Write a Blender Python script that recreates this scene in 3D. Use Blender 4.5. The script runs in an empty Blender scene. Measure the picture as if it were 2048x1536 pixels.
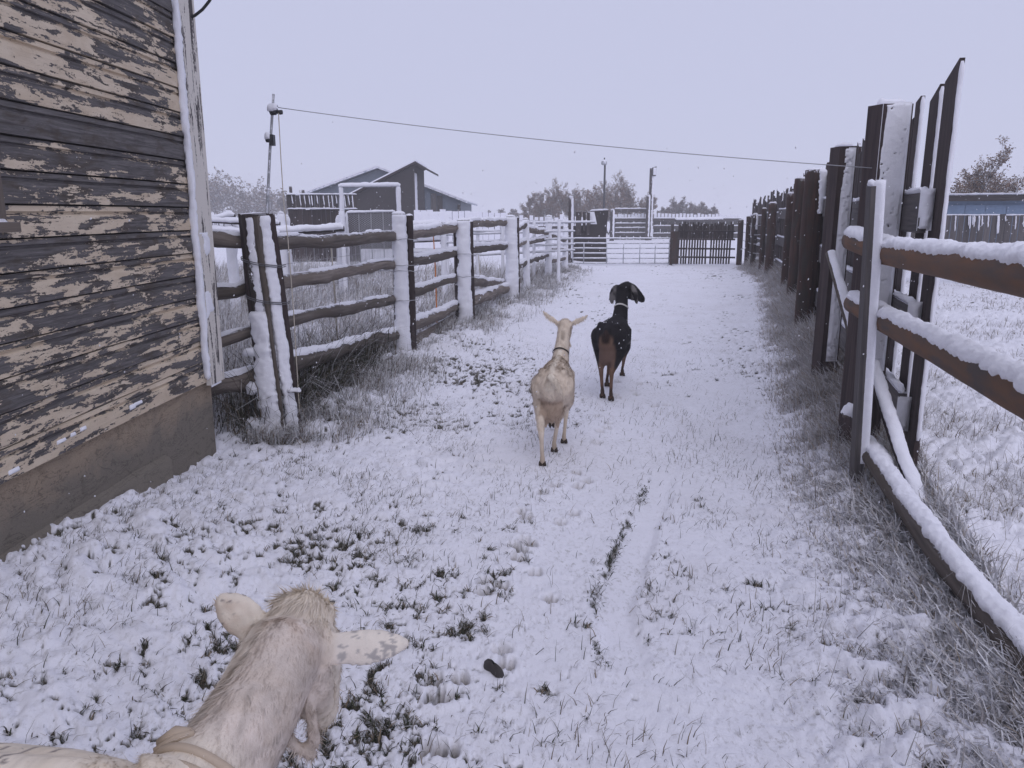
import bpy, math, random
import numpy as np
from mathutils import Vector, Matrix

sc = bpy.context.scene
COL = sc.collection
rng = np.random.default_rng(7)
random.seed(7)
V = Vector

# ---------------------------------------------------------------- camera, sky, sun, exposure
CAM_H = 1.6
PITCH = math.radians(12.4)
cd = bpy.data.cameras.new('camera')
cam = bpy.data.objects.new('camera', cd)
COL.objects.link(cam)
cam.location = (0, 0, CAM_H)
cam.rotation_euler = (math.radians(90) - PITCH, 0, 0)
cd.sensor_width = 36.0
cd.lens = 36.0 * 1536 / 2048
cd.clip_start = 0.05
cd.clip_end = 3000
sc.camera = cam

SUN_EL, SUN_AZ = math.radians(50), math.radians(165)
world = bpy.data.worlds.new('World')
sc.world = world
world.use_nodes = True
wn = world.node_tree.nodes
wl = world.node_tree.links
bg = wn['Background']
skyt = wn.new('ShaderNodeTexSky')
skyt.sky_type = 'NISHITA'
skyt.sun_disc = False
skyt.sun_elevation = SUN_EL
skyt.sun_rotation = SUN_AZ
wmix = wn.new('ShaderNodeMix')
wmix.data_type = 'RGBA'
wmix.inputs['Factor'].default_value = 0.95
wmix.inputs['B'].default_value = (5.75, 5.93, 7.9, 1)      # the overcast deck
wl.new(skyt.outputs[0], wmix.inputs['A'])
wl.new(wmix.outputs['Result'], bg.inputs['Color'])
bg.inputs['Strength'].default_value = 0.1

sd = bpy.data.lights.new('sun', 'SUN')
sun = bpy.data.objects.new('sun', sd)
COL.objects.link(sun)
sd.energy = 0.8
sd.angle = math.radians(60)
sd.color = (1.0, 0.97, 1.0)
sun.rotation_euler = (math.radians(90) - SUN_EL, 0, math.radians(180) - SUN_AZ)

sc.view_settings.view_transform = 'Standard'
sc.view_settings.look = 'None'
sc.view_settings.exposure = 0.0
sc.view_settings.gamma = 1.0
sc.view_settings.use_curve_mapping = False
sc.render.engine = 'CYCLES'
sc.cycles.use_denoising = True
sc.cycles.max_bounces = 6
sc.cycles.diffuse_bounces = 3
sc.cycles.volume_bounces = 1
sc.cycles.transparent_max_bounces = 6


# ---------------------------------------------------------------- placing helpers (the camera's survey)
F_PX = 1536.0
_c, _s = math.cos(PITCH), math.sin(PITCH)


def ray(px, py):
    a = (px - 1024) / F_PX
    b = (768 - py) / F_PX
    return (a, _c + b * _s, -_s + b * _c)


def G(px, py, z=0.0):
    r = ray(px, py)
    t = (z - CAM_H) / r[2]
    return (r[0] * t, r[1] * t)


def P(px, py, Y):
    r = ray(px, py)
    t = Y / r[1]
    return V((r[0] * t, Y, CAM_H + r[2] * t))


# ---------------------------------------------------------------- numpy noise
def _hash(ix, iy, seed):
    h = (ix.astype(np.int64) * 374761393 + iy.astype(np.int64) * 668265263 + seed * 974634777) & 0x7fffffff
    h = ((h ^ (h >> 13)) * 1274126177) & 0x7fffffff
    h = (h ^ (h >> 16)) & 0xffff
    return h / 65535.0


def vn(x, y, seed=0):
    x = np.asarray(x, dtype=np.float64)
    y = np.asarray(y, dtype=np.float64)
    ix, iy = np.floor(x), np.floor(y)
    fx, fy = x - ix, y - iy
    fx = fx * fx * (3 - 2 * fx)
    fy = fy * fy * (3 - 2 * fy)
    a = _hash(ix, iy, seed)
    b = _hash(ix + 1, iy, seed)
    c = _hash(ix, iy + 1, seed)
    d = _hash(ix + 1, iy + 1, seed)
    return (a * (1 - fx) + b * fx) * (1 - fy) + (c * (1 - fx) + d * fx) * fy


def fbm(x, y, seed=0, octv=3, gain=0.5):
    s, a, t = 0.0, 1.0, 0.0
    x = np.asarray(x, dtype=np.float64)
    y = np.asarray(y, dtype=np.float64)
    for o in range(octv):
        # rotate each octave so that the lattice does not show
        cx, sx = math.cos(0.7 + o), math.sin(0.7 + o)
        s = s + a * vn((x * cx - y * sx) * 2 ** o + 17.3 * o, (x * sx + y * cx) * 2 ** o - 9.1 * o, seed + o)
        t += a
        a *= gain
    return s / t


def sstep(a, b, x):
    t = np.clip((np.asarray(x, dtype=np.float64) - a) / (b - a), 0, 1)
    return t * t * (3 - 2 * t)


# ---------------------------------------------------------------- the lie of the land
FENCE_R = [(1.1, 0.8), (2.33, 4.9), (5.43, 15.2), (6.48, 19.5), (7.5, 25.6), (8.0, 30.0)]


def fence_right_x(y):
    ys = [p[1] for p in FENCE_R]
    xs = [p[0] for p in FENCE_R]
    return np.interp(y, ys, xs)


FENCE_L = [(-2.3, 0.0), (-2.0, 5.0), (-1.71, 5.5), (-1.27, 8.8), (-0.68, 11.1), (0.04, 14.4), (0.94, 19.5), (1.55, 22.5), (1.9, 25.5)]


def fence_left_x(y):
    return np.interp(y, [p[1] for p in FENCE_L], [p[0] for p in FENCE_L])


RUT = [G(1225, 1215), G(1262, 1110), G(1310, 1000), G(1345, 880), G(1372, 780), G(1392, 690), G(1400, 600)]
RUT2 = [G(985, 1330), G(1085, 1120), G(1175, 960), G(1235, 840), G(1290, 700), G(1330, 600)]


def line_x(line, y):
    pts = sorted(line, key=lambda p: p[1])
    return np.interp(y, [p[1] for p in pts], [p[0] for p in pts])


def path_rough(x, y):
    """0 on trodden, wheel-smoothed snow, 1 on the tussocky verges"""
    w = fbm(x * 1.3, y * 1.3, 51, 2)
    c = 0.5 * (line_x(RUT, y) + line_x(RUT2, y))
    d = np.abs(x - c + 0.12) + 0.25 * (w - 0.5)
    r = sstep(0.45, 1.15, d)
    d1 = np.abs(x - line_x(RUT, y))
    m1 = (1 - sstep(0.05, 0.11, d1 + .05 * (fbm(x * 5, y * 5, 57, 2) - .5))) * sstep(2.3, 2.8, y) * sstep(6.0, 3.4, y)
    d2 = np.abs(x - line_x(RUT2, y) - 0.08)
    m2 = (1 - sstep(0.1, 0.28, d2)) * sstep(2.2, 2.6, y) * sstep(10, 4, y) * 0.7
    return np.clip(0.25 + 0.75 * r, 0, 1) * (1 - 0.9 * m1) * (1 - 0.75 * m2), m1, m2


HOOF = [(1040, 1098), (1048, 1080), (1028, 1092), (1060, 1086), (1034, 1114), (1147, 1022), (1120, 1040), (1040, 1024),
        (1052, 1034), (1086, 986), (1109, 972), (1156, 970), (1174, 960), (920, 1355), (866, 1362), (866, 1395),
        (888, 1392), (898, 1500), (862, 1497), (1002, 1294), (968, 1184), (968, 1162), (1000, 1168), (1152, 945),
        (1190, 885), (1215, 855), (1196, 832), (1200, 862), (1218, 845), (1070, 1140), (1100, 1190), (1012, 1322)]
HOOF_W = [G(*p) for p in HOOF]
for k in range(60):
    yy = 6.5 + 13 * (k / 60.0) ** 1.2 + random.uniform(-.2, .2)
    HOOF_W.append((float(line_x(RUT2, yy)) + random.gauss(0.0, .32), yy))


def ground_z(x, y, detail=True):
    x = np.asarray(x, dtype=np.float64)
    y = np.asarray(y, dtype=np.float64)
    bank = 0.20 * sstep(5.0, 2.9, y) * sstep(-0.9, -2.0, x)
    far = 1 - sstep(30, 60, np.hypot(x, y))
    z = bank + 0.045 * (fbm(x * 0.55, y * 0.55, 3, 2) - 0.5) * far
    dr = fence_right_x(y) - x
    z = z + 0.05 * sstep(0.75, 0.15, np.abs(dr)) * far
    dl = x - fence_left_x(y)
    z = z + 0.07 * sstep(0.7, 0.0, np.abs(dl)) * sstep(5, 6, y) * far
    return z


# ---------------------------------------------------------------- mesh building
def new_obj(name, me, mat=None, parent=None):
    o = bpy.data.objects.new(name, me)
    COL.objects.link(o)
    if mat is not None and me is not None and not me.materials:
        me.materials.append(mat)
    if parent is not None:
        o.parent = parent
    return o


def root_loc(parent):
    l = V((0, 0, 0))
    p = parent
    while p is not None:
        l += p.location
        p = p.parent
    return l


def thing(name, label, cat, loc, group=None):
    o = bpy.data.objects.new(name, None)
    COL.objects.link(o)
    o.location = loc
    o.empty_display_size = 0.2
    o['label'] = label
    o['category'] = cat
    if group:
        o['group'] = group
    return o


def tag(o, label=None, cat=None, group=None, kind=None):
    if label:
        o['label'] = label
    if cat:
        o['category'] = cat
    if group:
        o['group'] = group
    if kind:
        o['kind'] = kind
    return o


def np_mesh(name, verts, faces, mat, parent=None, smooth=False, cols=None, gr=None, flo=None):
    """faces: (n,3) or (n,4) int array"""
    verts = np.asarray(verts, dtype=np.float32)
    faces = np.asarray(faces, dtype=np.int32)
    if parent is not None:
        verts = verts - np.array(root_loc(parent), dtype=np.float32)
    me = bpy.data.meshes.new(name)
    k = faces.shape[1]
    me.vertices.add(len(verts))
    me.vertices.foreach_set('co', verts.ravel())
    me.loops.add(faces.size)
    me.loops.foreach_set('vertex_index', faces.ravel())
    me.polygons.add(len(faces))
    me.polygons.foreach_set('loop_start', np.arange(0, faces.size, k, dtype=np.int32))
    me.polygons.foreach_set('loop_total', np.full(len(faces), k, dtype=np.int32))
    if smooth:
        me.polygons.foreach_set('use_smooth', np.ones(len(faces), dtype=bool))
    me.update(calc_edges=True)
    if cols is not None:
        a = me.attributes.new('Col', 'FLOAT_COLOR', 'POINT')
        c4 = np.ones((len(verts), 4), dtype=np.float32)
        c4[:, :3] = cols
        a.data.foreach_set('color', c4.ravel())
    if gr is not None:
        a = me.attributes.new('gr', 'FLOAT_VECTOR', 'POINT')
        a.data.foreach_set('vector', np.asarray(gr, dtype=np.float32).ravel())
    if flo is not None:
        for nm, arr in flo.items():
            a = me.attributes.new(nm, 'FLOAT', 'POINT')
            a.data.foreach_set('value', np.asarray(arr, dtype=np.float32))
    return new_obj(name, me, mat, parent)


class MB:
    """collects simple solids; every vertex carries 'gr', its place along / across the grain"""

    def __init__(self):
        self.v, self.f, self.g, self.sm = [], [], [], []

    def add(self, vs, fs, gs, smooth=False):
        n = len(self.v)
        self.v += [tuple(p) for p in vs]
        self.g += [tuple(p) for p in gs]
        self.f += [tuple(i + n for i in f) for f in fs]
        self.sm += [smooth] * len(fs)
        return self

    def obox(self, c, L, W, T, jit=0.0):
        """box from centre and three full-extent vectors, grain along L"""
        c, L, W, T = V(c), V(L), V(W), V(T)
        off = V((random.uniform(0, 50), random.uniform(0, 50), random.uniform(0, 50)))
        vs, gs = [], []
        for i in (-.5, .5):
            for j in (-.5, .5):
                for k in (-.5, .5):
                    p = c + L * i + W * j + T * k
                    if jit:
                        p += V((random.gauss(0, jit), random.gauss(0, jit), random.gauss(0, jit)))
                    vs.append(p)
                    gs.append(V((L.length * i, W.length * j, T.length * k)) + off)
        fs = [(0, 1, 3, 2), (4, 6, 7, 5), (0, 4, 5, 1), (2, 3, 7, 6), (0, 2, 6, 4), (1, 5, 7, 3)]
        # outward orientation
        if L.cross(W).dot(T) < 0:
            fs = [f[::-1] for f in fs]
        return self.add(vs, fs, gs)

    def box(self, x0, x1, y0, y1, z0, z1):
        d = [(x1 - x0, 0, 0), (0, y1 - y0, 0), (0, 0, z1 - z0)]
        d.sort(key=lambda q: -max(q))
        return self.obox(((x0 + x1) / 2, (y0 + y1) / 2, (z0 + z1) / 2), *d)

    def tube(self, path, rad, n=8, rough=0.0, step=None, flat=1.0, seed=None):
        """closed tapered tube; rad is a number or one per path point; rough wobbles the bark"""
        path = [V(p) for p in path]
        if not hasattr(rad, '__len__'):
            rad = [rad] * len(path)
        if step:
            np_, nr = [], []
            for i in range(len(path) - 1):
                m = max(1, int((path[i + 1] - path[i]).length / step))
                for k in range(m):
                    t = k / m
                    np_.append(path[i].lerp(path[i + 1], t))
                    nr.append(rad[i] * (1 - t) + rad[i + 1] * t)
            path, rad = np_ + [path[-1]], nr + [rad[-1]]
        off = V((random.uniform(0, 50), random.uniform(0, 50), random.uniform(0, 50)))
        sd = random.randint(0, 9999) if seed is None else seed
        vs, gs, s = [], [], 0.0
        up = None
        for i, p in enumerate(path):
            t = (path[min(i + 1, len(path) - 1)] - path[max(i - 1, 0)]).normalized()
            if up is None:
                up = V((0, 0, 1)) if abs(t.z) < 0.9 else V((0, 1, 0))
            side = t.cross(up).normalized()
            up = side.cross(t).normalized()
            if i:
                s += (p - path[i - 1]).length
            for k in range(n):
                a = 2 * math.pi * k / n
                r = rad[i]
                if rough:
                    r *= 1 + rough * 2 * (float(fbm(np.array(s * 5.0), np.array(math.cos(a) * 2 + 7), sd, 2)) - .5) \
                        + rough * 1.2 * (float(vn(np.array(a * 2.2 + s * .3), np.array(s * 1.3), sd + 5)) - .5)
                vs.append(p + (side * math.cos(a) + up * math.sin(a) * flat) * r)
                gs.append(off + V((s, math.cos(a) * rad[i], math.sin(a) * rad[i])))
        fs = []
        m = len(path)
        for i in range(m - 1):
            for k in range(n):
                fs.append((i * n + k, i * n + (k + 1) % n, (i + 1) * n + (k + 1) % n, (i + 1) * n + k))
        fs.append(tuple(range(n - 1, -1, -1)))
        fs.append(tuple((m - 1) * n + k for k in range(n)))
        fs = [f[::-1] for f in fs]
        return self.add(vs, fs, gs, smooth=True)

    def prism(self, poly, ext):
        """polygon (world points, planar) extruded by vector ext"""
        poly = [V(p) for p in poly]
        ext = V(ext)
        n = len(poly)
        nrm = V((0, 0, 0))
        for i in range(n):
            nrm += poly[i].cross(poly[(i + 1) % n])
        if nrm.dot(ext) > 0:
            poly = poly[::-1]
        off = random.uniform(0, 50)
        vs = poly + [p + ext for p in poly]
        gs = [(p.z + off, p.x, p.y) for p in vs]
        fs = [tuple(range(n)), tuple(range(2 * n - 1, n - 1, -1))]
        for i in range(n):
            j = (i + 1) % n
            fs.append((j, i, n + i, n + j))
        return self.add(vs, fs, gs)

    def build(self, name, mat, parent=None):
        off = root_loc(parent) if parent is not None else V((0, 0, 0))
        me = bpy.data.meshes.new(name)
        me.from_pydata([tuple(V(p) - off) for p in self.v], [], self.f)
        me.polygons.foreach_set('use_smooth', self.sm)
        a = me.attributes.new('gr', 'FLOAT_VECTOR', 'POINT')
        a.data.foreach_set('vector', np.array(self.g, dtype=np.float32).ravel())
        return new_obj(name, me, mat, parent)


def resample(path, step):
    out = []
    for i in range(len(path) - 1):
        a, b = V(path[i]), V(path[i + 1])
        m = max(1, int((b - a).length / step))
        out += [a.lerp(b, k / m) for k in range(m)]
    return out + [V(path[-1])]


def snow_strip(path, radius, dirv, half, th, parent, name='snow_cover', step=0.02, na=9, seed=None, rag=0.35, gap=0.0, lump=0.5):
    """snow lying along a pole or plastered on the windward side of a post: a lumpy shell with ragged edges"""
    sd = random.randint(0, 9999) if seed is None else seed
    pts = resample(path, step)
    m = len(pts)
    P_ = np.array([tuple(p) for p in pts])
    s = np.concatenate([[0], np.cumsum(np.linalg.norm(np.diff(P_, axis=0), axis=1))])
    T = np.gradient(P_, axis=0)
    T /= np.linalg.norm(T, axis=1)[:, None]
    D = np.array(V(dirv).normalized())
    Dn = D[None, :] - (T @ D)[:, None] * T
    Dn /= np.linalg.norm(Dn, axis=1)[:, None]
    S = np.cross(T, Dn)
    if not hasattr(radius, '__len__'):
        R = np.full(m, radius)
    else:
        R = np.interp(np.linspace(0, 1, m), np.linspace(0, 1, len(radius)), radius)
    n1 = fbm(s * 6, s * 0 + 3.3, sd, 3) - .5
    n1b = fbm(s * 38, s * 0 + 1.3, sd + 40, 2) - .5
    n2 = fbm(s * 6, s * 0 + 8.1, sd + 9, 3) - .5
    n2b = fbm(s * 38, s * 0 + 6.1, sd + 60, 2) - .5
    lo = -half * (1 + rag * (1.5 * n1 + 1.2 * n1b))
    hi = half * (1 + rag * (1.5 * n2 + 1.2 * n2b))
    if gap:
        k = sstep(gap, gap - .12, fbm(s * 2.2, s * 0 + 2.2, sd + 77, 3))
        lo, hi = lo * (1 - k * .9), hi * (1 - k * .9)
    u = np.linspace(0, 1, na)
    A = lo[:, None] + (hi - lo)[:, None] * u[None, :]
    prof = np.sqrt(np.clip(1 - (2 * u - 1) ** 4, 0, 1))
    endt = np.clip(np.minimum(s, s[-1] - s) / max(0.02, th * 1.2), 0, 1)
    endt = np.sqrt(1 - (1 - endt) ** 2)
    N = fbm(s[:, None] * 9 + 0 * A, A * 1.2 + s[:, None] * 0, sd + 3, 3)
    N2 = fbm(s[:, None] * 45 + 0 * A, A * 5 + 0 * s[:, None], sd + 4, 2)
    wid = np.clip((hi - lo) / (2 * half), .15, 1)
    H = th * prof[None, :] * endt[:, None] * wid[:, None] * (1 - lump + 2 * lump * N + .5 * (N2 - .5)) - 0.004 * (1 - prof[None, :])
    RR = R[:, None] + H
    VV = P_[:, None, :] + (Dn[:, None, :] * np.cos(A)[..., None] + S[:, None, :] * np.sin(A)[..., None]) * RR[..., None]
    idx = np.arange(m * na).reshape(m, na)
    q = np.stack([idx[:-1, :-1], idx[:-1, 1:], idx[1:, 1:], idx[1:, :-1]], -1).reshape(-1, 4)
    return np_mesh(name, VV.reshape(-1, 3), q, M['snow'], parent, smooth=True)


def plaster(c, U, W, N, th, parent, name='snow_cover', res=0.02, seed=None, rag=0.03, patch=0.0, pscale=7):
    """snow stuck on a flat face: c centre, U and W full-extent vectors in the face, N its normal"""
    sd = random.randint(0, 9999) if seed is None else seed
    c, U, W, N = np.array(V(c)), np.array(V(U)), np.array(V(W)), np.array(V(N).normalized())
    lu, lw = np.linalg.norm(U), np.linalg.norm(W)
    nu, nw = max(4, int(lu / res)), max(4, int(lw / res))
    a = np.linspace(-.5, .5, nu + 1)[:, None] + np.zeros((1, nw + 1))
    b = np.linspace(-.5, .5, nw + 1)[None, :] + np.zeros((nu + 1, 1))
    eu = (0.5 - np.abs(a)) * lu
    ew = (0.5 - np.abs(b)) * lw
    e = np.minimum(eu, ew)
    nz = fbm(a * lu * 11, b * lw * 11, sd, 3)
    e = e - rag * nz
    h = np.sqrt(np.clip(1 - (1 - np.clip(e / max(th, 0.012), 0, 1)) ** 2, 0, 1))
    nz2 = fbm(a * lu * 45, b * lw * 45, sd + 5, 2)
    H = th * h * (0.55 + .8 * nz + .35 * (nz2 - .5)) - 0.004 * (1 - h)
    if patch:
        H = np.where(fbm(a * lu * pscale, b * lw * pscale, sd + 21, 3) < patch, -0.004, H)
    p = c + a[..., None] * U + b[..., None] * W + H[..., None] * N
    idx = np.arange((nu + 1) * (nw + 1)).reshape(nu + 1, nw + 1)
    q = np.stack([idx[:-1, :-1], idx[1:, :-1], idx[1:, 1:], idx[:-1, 1:]], -1).reshape(-1, 4)
    return np_mesh(name, p.reshape(-1, 3), q, M['snow'], parent, smooth=True)


# ---------------------------------------------------------------- materials
M = {}


def mat_new(name):
    m = bpy.data.materials.new(name)
    m.use_nodes = True
    nt = m.node_tree
    b = nt.nodes['Principled BSDF']
    b.inputs['Specular IOR Level'].default_value = 0.25
    return m, nt, nt.nodes, nt.links, b


def nd(nodes, t, **kw):
    n = nodes.new(t)
    for k, v in kw.items():
        setattr(n, k, v)
    return n


def noise(nt, vec, scale, detail=3, rough=0.55, dist=0.0, mapping=None, dim='3D'):
    n = nt.nodes.new('ShaderNodeTexNoise')
    n.inputs['Scale'].default_value = scale
    n.inputs['Detail'].default_value = detail
    n.inputs['Roughness'].default_value = rough
    n.inputs['Distortion'].default_value = dist
    if mapping is not None:
        mp = nt.nodes.new('ShaderNodeMapping')
        mp.inputs['Scale'].default_value = mapping
        nt.links.new(vec, mp.inputs['Vector'])
        vec = mp.outputs[0]
    nt.links.new(vec, n.inputs['Vector'])
    return n.outputs['Fac']


def ramp(nt, fac, stops, interp='LINEAR'):
    r = nt.nodes.new('ShaderNodeValToRGB')
    r.color_ramp.interpolation = interp
    e = r.color_ramp.elements
    while len(e) < len(stops):
        e.new(0.5)
    for i, (p, c) in enumerate(stops):
        e[i].position = p
        e[i].color = (c, c, c, 1) if not hasattr(c, '__len__') else (c[0], c[1], c[2], 1)
    nt.links.new(fac, r.inputs[0])
    return r.outputs[0]


def mixc(nt, fac, a, b):
    n = nt.nodes.new('ShaderNodeMix')
    n.data_type = 'RGBA'
    for val, key in ((fac, 'Factor'), (a, 'A'), (b, 'B')):
        if hasattr(val, 'is_linked') or isinstance(val, bpy.types.NodeSocket):
            nt.links.new(val, n.inputs[key])
        elif hasattr(val, '__len__'):
            n.inputs[key].default_value = (val[0], val[1], val[2], 1)
        else:
            n.inputs[key].default_value = val
    return n.outputs['Result']


def math_(nt, op, a, b=0.0, c=0.0, clamp=False):
    n = nt.nodes.new('ShaderNodeMath')
    n.operation = op
    n.use_clamp = clamp
    for i, val in enumerate((a, b, c)):
        if isinstance(val, bpy.types.NodeSocket):
            nt.links.new(val, n.inputs[i])
        else:
            n.inputs[i].default_value = val
    return n.outputs[0]


def bump(nt, h, strength, dist, b):
    n = nt.nodes.new('ShaderNodeBump')
    n.inputs['Strength'].default_value = strength
    n.inputs['Distance'].default_value = dist
    nt.links.new(h, n.inputs['Height'])
    nt.links.new(n.outputs[0], b.inputs['Normal'])
    return n


def attr(nt, name, out='Vector'):
    n = nt.nodes.new('ShaderNodeAttribute')
    n.attribute_name = name
    return n.outputs[out]


SNOW_C = (0.83, 0.83, 0.89)


def snow_mask(nt, wind=0.6, top=0.6, amount=0.5):
    """driven snow that clings to faces turned to the wind (from behind the camera) or upwards"""
    geo = nt.nodes.new('ShaderNodeNewGeometry')
    vm = nt.nodes.new('ShaderNodeVectorMath')
    vm.operation = 'DOT_PRODUCT'
    d = V((0.25, -0.95, 0.0)).normalized()
    vm.inputs[1].default_value = (d.x, d.y, d.z)
    nt.links.new(geo.outputs['Normal'], vm.inputs[0])
    sep = nt.nodes.new('ShaderNodeSeparateXYZ')
    nt.links.new(geo.outputs['Normal'], sep.inputs[0])
    w = math_(nt, 'MULTIPLY', math_(nt, 'MAXIMUM', vm.outputs['Value'], 0.0), wind)
    t = math_(nt, 'MULTIPLY', math_(nt, 'MAXIMUM', sep.outputs['Z'], 0.0), top)
    f = math_(nt, 'MAXIMUM', w, t)
    n1 = noise(nt, geo.outputs['Position'], 7, 4, 0.65)
    n2 = noise(nt, geo.outputs['Position'], 55, 3, 0.7)
    nn = math_(nt, 'ADD', math_(nt, 'MULTIPLY', n1, 0.9), math_(nt, 'MULTIPLY', n2, 0.6))
    s = math_(nt, 'ADD', math_(nt, 'ADD', f, nn), amount - 1.75)
    return math_(nt, 'MULTIPLY', s, 6.0, clamp=True)


def wood_mat(name, c1, c2, c3=None, wind=0.6, top=0.6, amount=0.5, grain=40, bumps=0.5):
    m, nt, ns, ls, b = mat_new(name)
    g = attr(nt, 'gr')
    n1 = noise(nt, g, 1.0, 5, 0.65, 0.6, (1.6, grain, grain))
    n2 = noise(nt, g, 1.0, 4, 0.6, 0.3, (2.5, 9, 9))
    oi = ns.new('ShaderNodeObjectInfo')
    col = mixc(nt, ramp(nt, n1, [(0.3, 0), (0.72, 1)]), c1, c2)
    if c3 is not None:
        col = mixc(nt, ramp(nt, n2, [(0.48, 0), (0.62, 1)]), col, c3)
    hs = ns.new('ShaderNodeHueSaturation')
    ls.new(col, hs.inputs['Color'])
    ls.new(math_(nt, 'ADD', math_(nt, 'MULTIPLY', oi.outputs['Random'], 0.7), 0.65), hs.inputs['Value'])
    sm = snow_mask(nt, wind, top, amount)
    ls.new(mixc(nt, sm, hs.outputs['Color'], SNOW_C), b.inputs['Base Color'])
    b.inputs['Roughness'].default_value = 0.85
    h = math_(nt, 'ADD', math_(nt, 'MULTIPLY', n1, 0.6), math_(nt, 'MULTIPLY', sm, 1.0))
    bump(nt, h, bumps, 0.01, b)
    M[name] = m
    return m


def make_materials():
    # clean snow on poles and posts
    m, nt, ns, ls, b = mat_new('snow')
    geo = ns.new('ShaderNodeNewGeometry')
    n1 = noise(nt, geo.outputs['Position'], 120, 3, 0.7)
    n2 = noise(nt, geo.outputs['Position'], 22, 3, 0.6)
    ls.new(mixc(nt, n2, (0.80, 0.80, 0.855), (0.885, 0.885, 0.93)), b.inputs['Base Color'])
    b.inputs['Roughness'].default_value = 0.7
    bump(nt, math_(nt, 'ADD', n1, math_(nt, 'MULTIPLY', n2, 1.5)), 0.5, 0.006, b)
    M['snow'] = m
    # ground
    m, nt, ns, ls, b = mat_new('snowy_ground')
    geo = ns.new('ShaderNodeNewGeometry')
    pos = geo.outputs['Position']
    ex = attr(nt, 'exposed', 'Fac')
    ti = attr(nt, 'dirt', 'Fac')
    n1 = noise(nt, pos, 160, 3, 0.7)
    n2 = noise(nt, pos, 30, 4, 0.65)
    soil = mixc(nt, ramp(nt, n1, [(.3, 0), (.7, 1)]), (0.022, 0.024, 0.016), (0.13, 0.115, 0.09))
    sn = mixc(nt, n2, (0.80, 0.80, 0.86), (0.88, 0.875, 0.925))
    sn = mixc(nt, math_(nt, 'MULTIPLY', ti, 0.75), sn, (0.24, 0.19, 0.14))
    f = math_(nt, 'ADD', ex, math_(nt, 'MULTIPLY', math_(nt, 'SUBTRACT', n2, 0.5), 0.7))
    fe = ramp(nt, f, [(0.30, 0), (0.80, 1)])
    # blades just under a thin skin of snow
    n3 = noise(nt, pos, 1.0, 4, 0.7, 0.4, (55, 28, 40))
    n4 = noise(nt, pos, 1.7, 3, 0.6)
    thin = math_(nt, 'MULTIPLY', ramp(nt, n3, [(0.52, 0), (0.70, 1)]), ramp(nt, n4, [(0.36, 0.12), (0.62, .75)]))
    sn = mixc(nt, thin, sn, (0.36, 0.345, 0.33))
    ls.new(mixc(nt, fe, sn, soil), b.inputs['Base Color'])
    b.inputs['Roughness'].default_value = 0.75
    bump(nt, math_(nt, 'ADD', math_(nt, 'MULTIPLY', n1, .6), n2), 0.45, 0.012, b)
    M['ground'] = m

    wood_mat('old_wood', (0.06, 0.049, 0.043), (0.24, 0.205, 0.18), (0.13, 0.107, 0.088), 0.40, 0.75, 0.38, 30, 1.0)
    wood_mat('post_wood', (0.025, 0.02, 0.02), (0.10, 0.085, 0.075), None, 0.62, 0.7, 0.50)
    wood_mat('dark_wood', (0.022, 0.016, 0.017), (0.07, 0.052, 0.05), (0.05, 0.036, 0.034), 0.36, 0.8, 0.40)
    wood_mat('brown_post', (0.025, 0.014, 0.012), (0.075, 0.040, 0.030), (0.04, 0.032, 0.027), 0.34, 0.8, 0.50, 24)
    wood_mat('grey_plank', (0.06, 0.055, 0.058), (0.14, 0.125, 0.12), None, 0.34, 0.75, 0.45)
    wood_mat('far_wood', (0.035, 0.029, 0.029), (0.085, 0.072, 0.068), None, 0.36, 0.8, 0.5)
    wood_mat('snowy_plank', (0.12, 0.11, 0.11), (0.25, 0.23, 0.22), None, 0.85, 0.9, 0.85)
    wood_mat('peeled_pole', (0.175, 0.09, 0.05), (0.10, 0.074, 0.058), (0.09, 0.072, 0.064), 0.28, 0.5, 0.4, 10)

    # peeling cream paint on grey boards
    m, nt, ns, ls, b = mat_new('peeling_paint')
    tc = ns.new('ShaderNodeTexCoord')
    oi = ns.new('ShaderNodeObjectInfo')
    va = ns.new('ShaderNodeVectorMath')
    va.operation = 'ADD'
    cx = ns.new('ShaderNodeCombineXYZ')
    ls.new(math_(nt, 'MULTIPLY', oi.outputs['Random'], 63.0), cx.inputs['X'])
    ls.new(math_(nt, 'MULTIPLY', oi.outputs['Random'], 31.0), cx.inputs['Y'])
    ls.new(tc.outputs['Object'], va.inputs[0])
    ls.new(cx.outputs[0], va.inputs[1])
    p = va.outputs[0]
    grain = noise(nt, p, 1.0, 5, 0.7, 0.4, (90, 3.0, 90))
    big = noise(nt, p, 1.0, 3, 0.55, 0.5, (6, 2.3, 15.0))
    mid = noise(nt, p, 1.0, 4, 0.68, 0.6, (22, 7.0, 34))
    fine = noise(nt, p, 1.0, 3, 0.7, 0.2, (80, 42, 95))
    bias = math_(nt, 'MULTIPLY', math_(nt, 'SUBTRACT', attr(nt, 'bare', 'Fac'), 0.0), -1.0)
    # a per-object custom value: how much of the paint is gone
    oa = ns.new('ShaderNodeAttribute')
    oa.attribute_type = 'OBJECT'
    oa.attribute_name = 'bare'
    cov = math_(nt, 'ADD', math_(nt, 'MULTIPLY', big, 0.85), math_(nt, 'MULTIPLY', mid, 0.62))
    cov = math_(nt, 'ADD', cov, math_(nt, 'MULTIPLY', fine, 0.30))
    cov = math_(nt, 'ADD', cov, math_(nt, 'MULTIPLY', grain, 0.24))
    cov = math_(nt, 'SUBTRACT', cov, 0.04)
    cov = math_(nt, 'SUBTRACT', cov, oa.outputs['Fac'])
    paint = ramp(nt, cov, [(0.47, 0), (0.488, 1)])
    stain = noise(nt, p, 1.0, 4, 0.6, 0.5, (7, 5, 14))
    woodc = mixc(nt, ramp(nt, grain, [(0.32, 0), (0.7, 1)]), (0.06, 0.055, 0.055), (0.185, 0.171, 0.168))
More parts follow.
